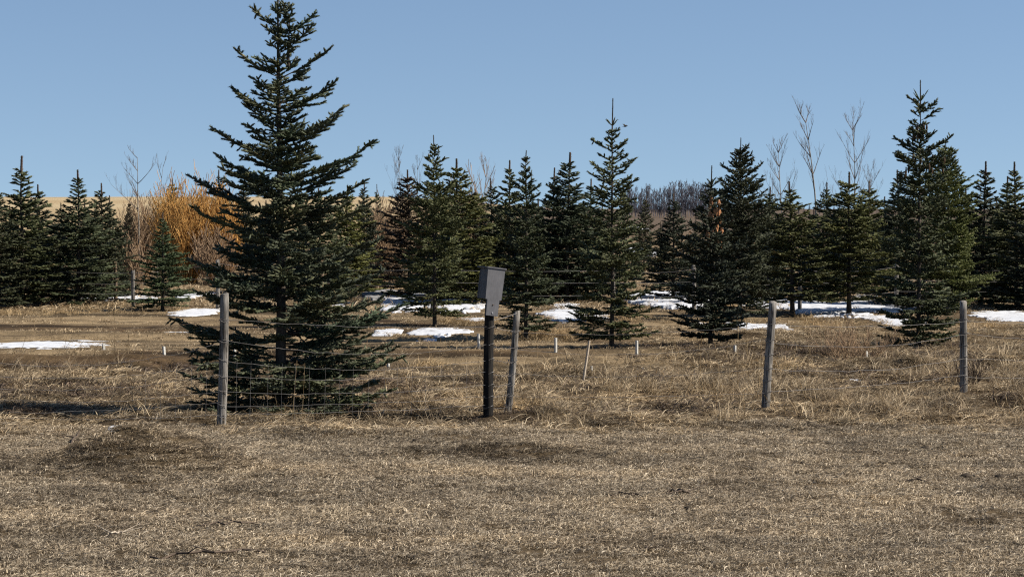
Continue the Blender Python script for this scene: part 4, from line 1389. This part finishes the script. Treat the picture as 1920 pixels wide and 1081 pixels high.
def scatter_pts(y0, y1, dens, seed, keep=None, margin=1.2, clear=1.0):
    """points in the view wedge between two distances, density per m2"""
    rng = np.random.default_rng(seed)
    W = 0.2286 * y1 + margin
    n = int((y1 - y0) * 2 * W * dens)
    x = (rng.random(n) * 2 - 1) * W; y = y0 + rng.random(n) * (y1 - y0)
    ok = np.abs(x) < 0.2286 * y + margin
    x, y = x[ok], y[ok]
    for (cx, cy, hx, hy) in SNOW_PTS:
        m = ((x - cx) / (hx * 1.0)) ** 2 + ((y - cy) / (hy * 1.0)) ** 2 > 0.35 + 0.5 * rng.random(len(x))
        x, y = x[m], y[m]
    # the grass is trodden short right in front of the posts
    for sd_ in (1, 9, 2, 3, 4):
        g_ = PT[sd_][0]
        m = (np.abs(x - g_[0]) > .28) | (y < g_[1] - 1.8) | (y > g_[1] + .15) | (rng.random(len(x)) < clear)
        x, y = x[m], y[m]
    if keep is not None:
        k = rng.random(len(x)) < keep(x, y); x, y = x[k], y[k]
    return np.stack([x, y, T(x, y)], -1), rng


mnd = lambda x, y: np.exp(-(((x + 2.95) / 0.95) ** 2 + ((y - 17.65) / 0.85) ** 2)) + 0.8 * np.exp(-(((x + .1) / 0.9) ** 2 + ((y - 18.6) / 0.3) ** 2))
right_rough = lambda x, y: sst(1.2, 3.5, x) * sst(26, 28, y)

P_, rng = scatter_pts(11.6, 21.6, 150, 1, lambda x, y: (1 - 0.75 * np.clip(mnd(x, y) * 1.4, 0, 1)) * (1 - sst(20.6, 21.6, y)) * (0.3 + 1.2 * fbm(x * 1.3, y * 2.6, 3)))
gn_scatter('mown_grass', P_, 0.7 + 0.55 * rng.random(len(P_)), 'lawn', 'short mown dead grass covering the foreground', 1)
P_, rng = scatter_pts(15.5, 20.5, 190, 2, lambda x, y: np.clip(mnd(x, y) * 1.5 - 0.15, 0, 1))
P2, rng2 = scatter_pts(12, 21, 40, 22, lambda x, y: np.clip((fbm(x * .35 + 20, y * 2.2 + 4, 3) - .53) * 8, 0, 1) * .9)
P_ = np.concatenate([P_, P2])
gn_scatter('matted_thatch', P_, 0.6 + 0.6 * rng.random(len(P_)), 'mound', 'dark matted thatch on the mound and low ridge', 2)
P_, rng = scatter_pts(20.2, 29.5, 85, 3, clear=.35, keep= lambda x, y: sst(20.2, 21.4, y + (fbm(x * .8, y * .8, 2) - .5) * 2) * (1 - sst(26.5, 29.0, y) * (1 - right_rough(x, y))) * (0.35 + 1.0 * fbm(x * 1.1 + 4, y * 1.1, 2)))
P2, rng2 = scatter_pts(28, 40, 45, 33, lambda x, y: right_rough(x, y) * (1 - sst(36, 40, y)))
P_ = np.concatenate([P_, P2])
gn_scatter('rough_grass', P_, 0.6 + 0.8 * rng.random(len(P_)) ** 1.5, 'rough', 'long tangled dead grass along the fence line', 3)
P_, rng = scatter_pts(20.9, 29.5, 42, 4, clear=0.0, keep= lambda x, y: np.clip((fbm(x * .7 + 11, y * .7 + 2, 2) - .40) * 5, 0, 1) * (0.22 + .8 * sst(-0.4, 1.5, x)) * (1 - sst(27, 29.5, y) * .7))
gn_scatter('tall_grass', P_, 0.45 + 0.6 * rng.random(len(P_)), 'tall', 'taller upright dead grass stalks near the fence', 4)
P_, rng = scatter_pts(21.6, 33.5, 60, 5, lambda x, y: np.clip((fbm(x * .6 + 31, y * 1.3 + 8, 3) - .50) * 9, 0, 1) * (1 - sst(27, 30, y) * (1 - right_rough(x, y))))
gn_scatter('dead_weeds', P_, 0.6 + 0.8 * rng.random(len(P_)), 'weed', 'dark brown dead weeds in the rough grass', 5)
P_, rng = scatter_pts(27, 46, 22, 6, lambda x, y: np.clip((fbm(x * .35 + 3, y * .9 + 8, 3) - .40) * 3.5, 0, 1))
gn_scatter('flattened_grass', P_, 0.35 + 0.35 * rng.random(len(P_)), 'far', 'thin flattened grass on the track beyond the fence', 6)
gold = []
rgg = np.random.default_rng(8)
for (px, py, rx, ry, n) in [(1020, 628, .5, .8, 60), (870, 606, .5, .6, 40), (1160, 600, .8, 1.5, 50), (825, 690, .35, .5, 16), (1450, 700, .4, .8, 26), (1760, 640, 1.0, 1.2, 60), (1240, 575, 2, 2, 60),
                        (1550, 610, 2.2, 1.5, 90), (60, 588, 3, 1.2, 80), (250, 575, 2, 1, 50), (700, 530, .8, 4, 60), (1900, 620, 1.2, 1.5, 50), (1010, 770, .4, .3, 12), (1080, 555, 1.5, 2, 50)]:
    g = ground(px, py)
    xy = rgg.normal(size=(n, 2)) * np.array([rx, ry]) * .6 + np.array(g[:2])
    gold.append(np.stack([xy[:, 0], xy[:, 1], T(xy[:, 0], xy[:, 1])], -1))
gold = np.concatenate(gold)
gn_scatter('golden_grass', gold, 0.5 + 0.6 * rgg.random(len(gold)), 'gold', 'golden dead grass tufts around the spruce feet', 8)
P_, rng = scatter_pts(44, 110, 5, 9, lambda x, y: .35 + .6 * fbm(x * .3, y * .3, 2))
gn_scatter('far_grass', P_, 0.8 + 1.0 * rng.random(len(P_)), 'far', 'dead grass between the far trees', 9)

# tall single stalks
sg = []; rg = random.Random(12); rr_ = []
def stalk(px, base, top, lean):
    g = ground(px, base); t = at(px + lean, top, g[1])
    pts = sag(g, t, 0.0, 4, rg, .01)
    for i in range(4): sg.append((*pts[i], *pts[i + 1], .0032 - .0004 * i, .0028 - .0004 * i))
    e = pts[-1]; d = nrmv(tuple(e[k] - pts[-2][k] for k in range(3)))
    sg.append((*e, *[e[k] + d[k] * .05 for k in range(3)], .006, .002))
for a in [(548, 785, 685, 8), (566, 790, 690, 5), (560, 775, 700, -4), (805, 710, 655, 10), (815, 712, 650, -12), (822, 712, 640, 4), (830, 714, 650, 12), (838, 710, 645, -3), (848, 712, 660, 9),
          (1285, 745, 655, 25), (1330, 740, 660, 32), (1310, 742, 640, 5), (1382, 740, 620, 2), (1405, 735, 612, -5), (1422, 742, 640, 6), (1480, 735, 655, 12), (1490, 730, 660, 28), (1355, 750, 650, -14),
          (1275, 738, 665, -6), (1215, 740, 690, 4), (1140, 745, 695, 8), (205, 740, 690, 3), (300, 790, 745, -8), (95, 640, 608, 8), (70, 640, 605, -6), (1250, 748, 668, 20), (1340, 752, 675, 30), (935, 700, 660, 4), (215, 690, 600, 0)]:
    stalk(*a)
for i in range(160):
    px = rg.uniform(0, 1920); base = rg.uniform(700, 785) if rg.random() < .8 else rg.uniform(650, 700)
    stalk(px, base, base - rg.uniform(18, 55), rg.uniform(-22, 26))
V, Q, s = tubes(sg, 3)
o = add('dry_stalks', np_mesh('dry_stalks', V, [Q], [M['goldstraw']], rnd=NR.random(len(sg))[s])); tag(o, 'single tall dry seed stalks standing in the rough grass', 'grass', kind='stuff')
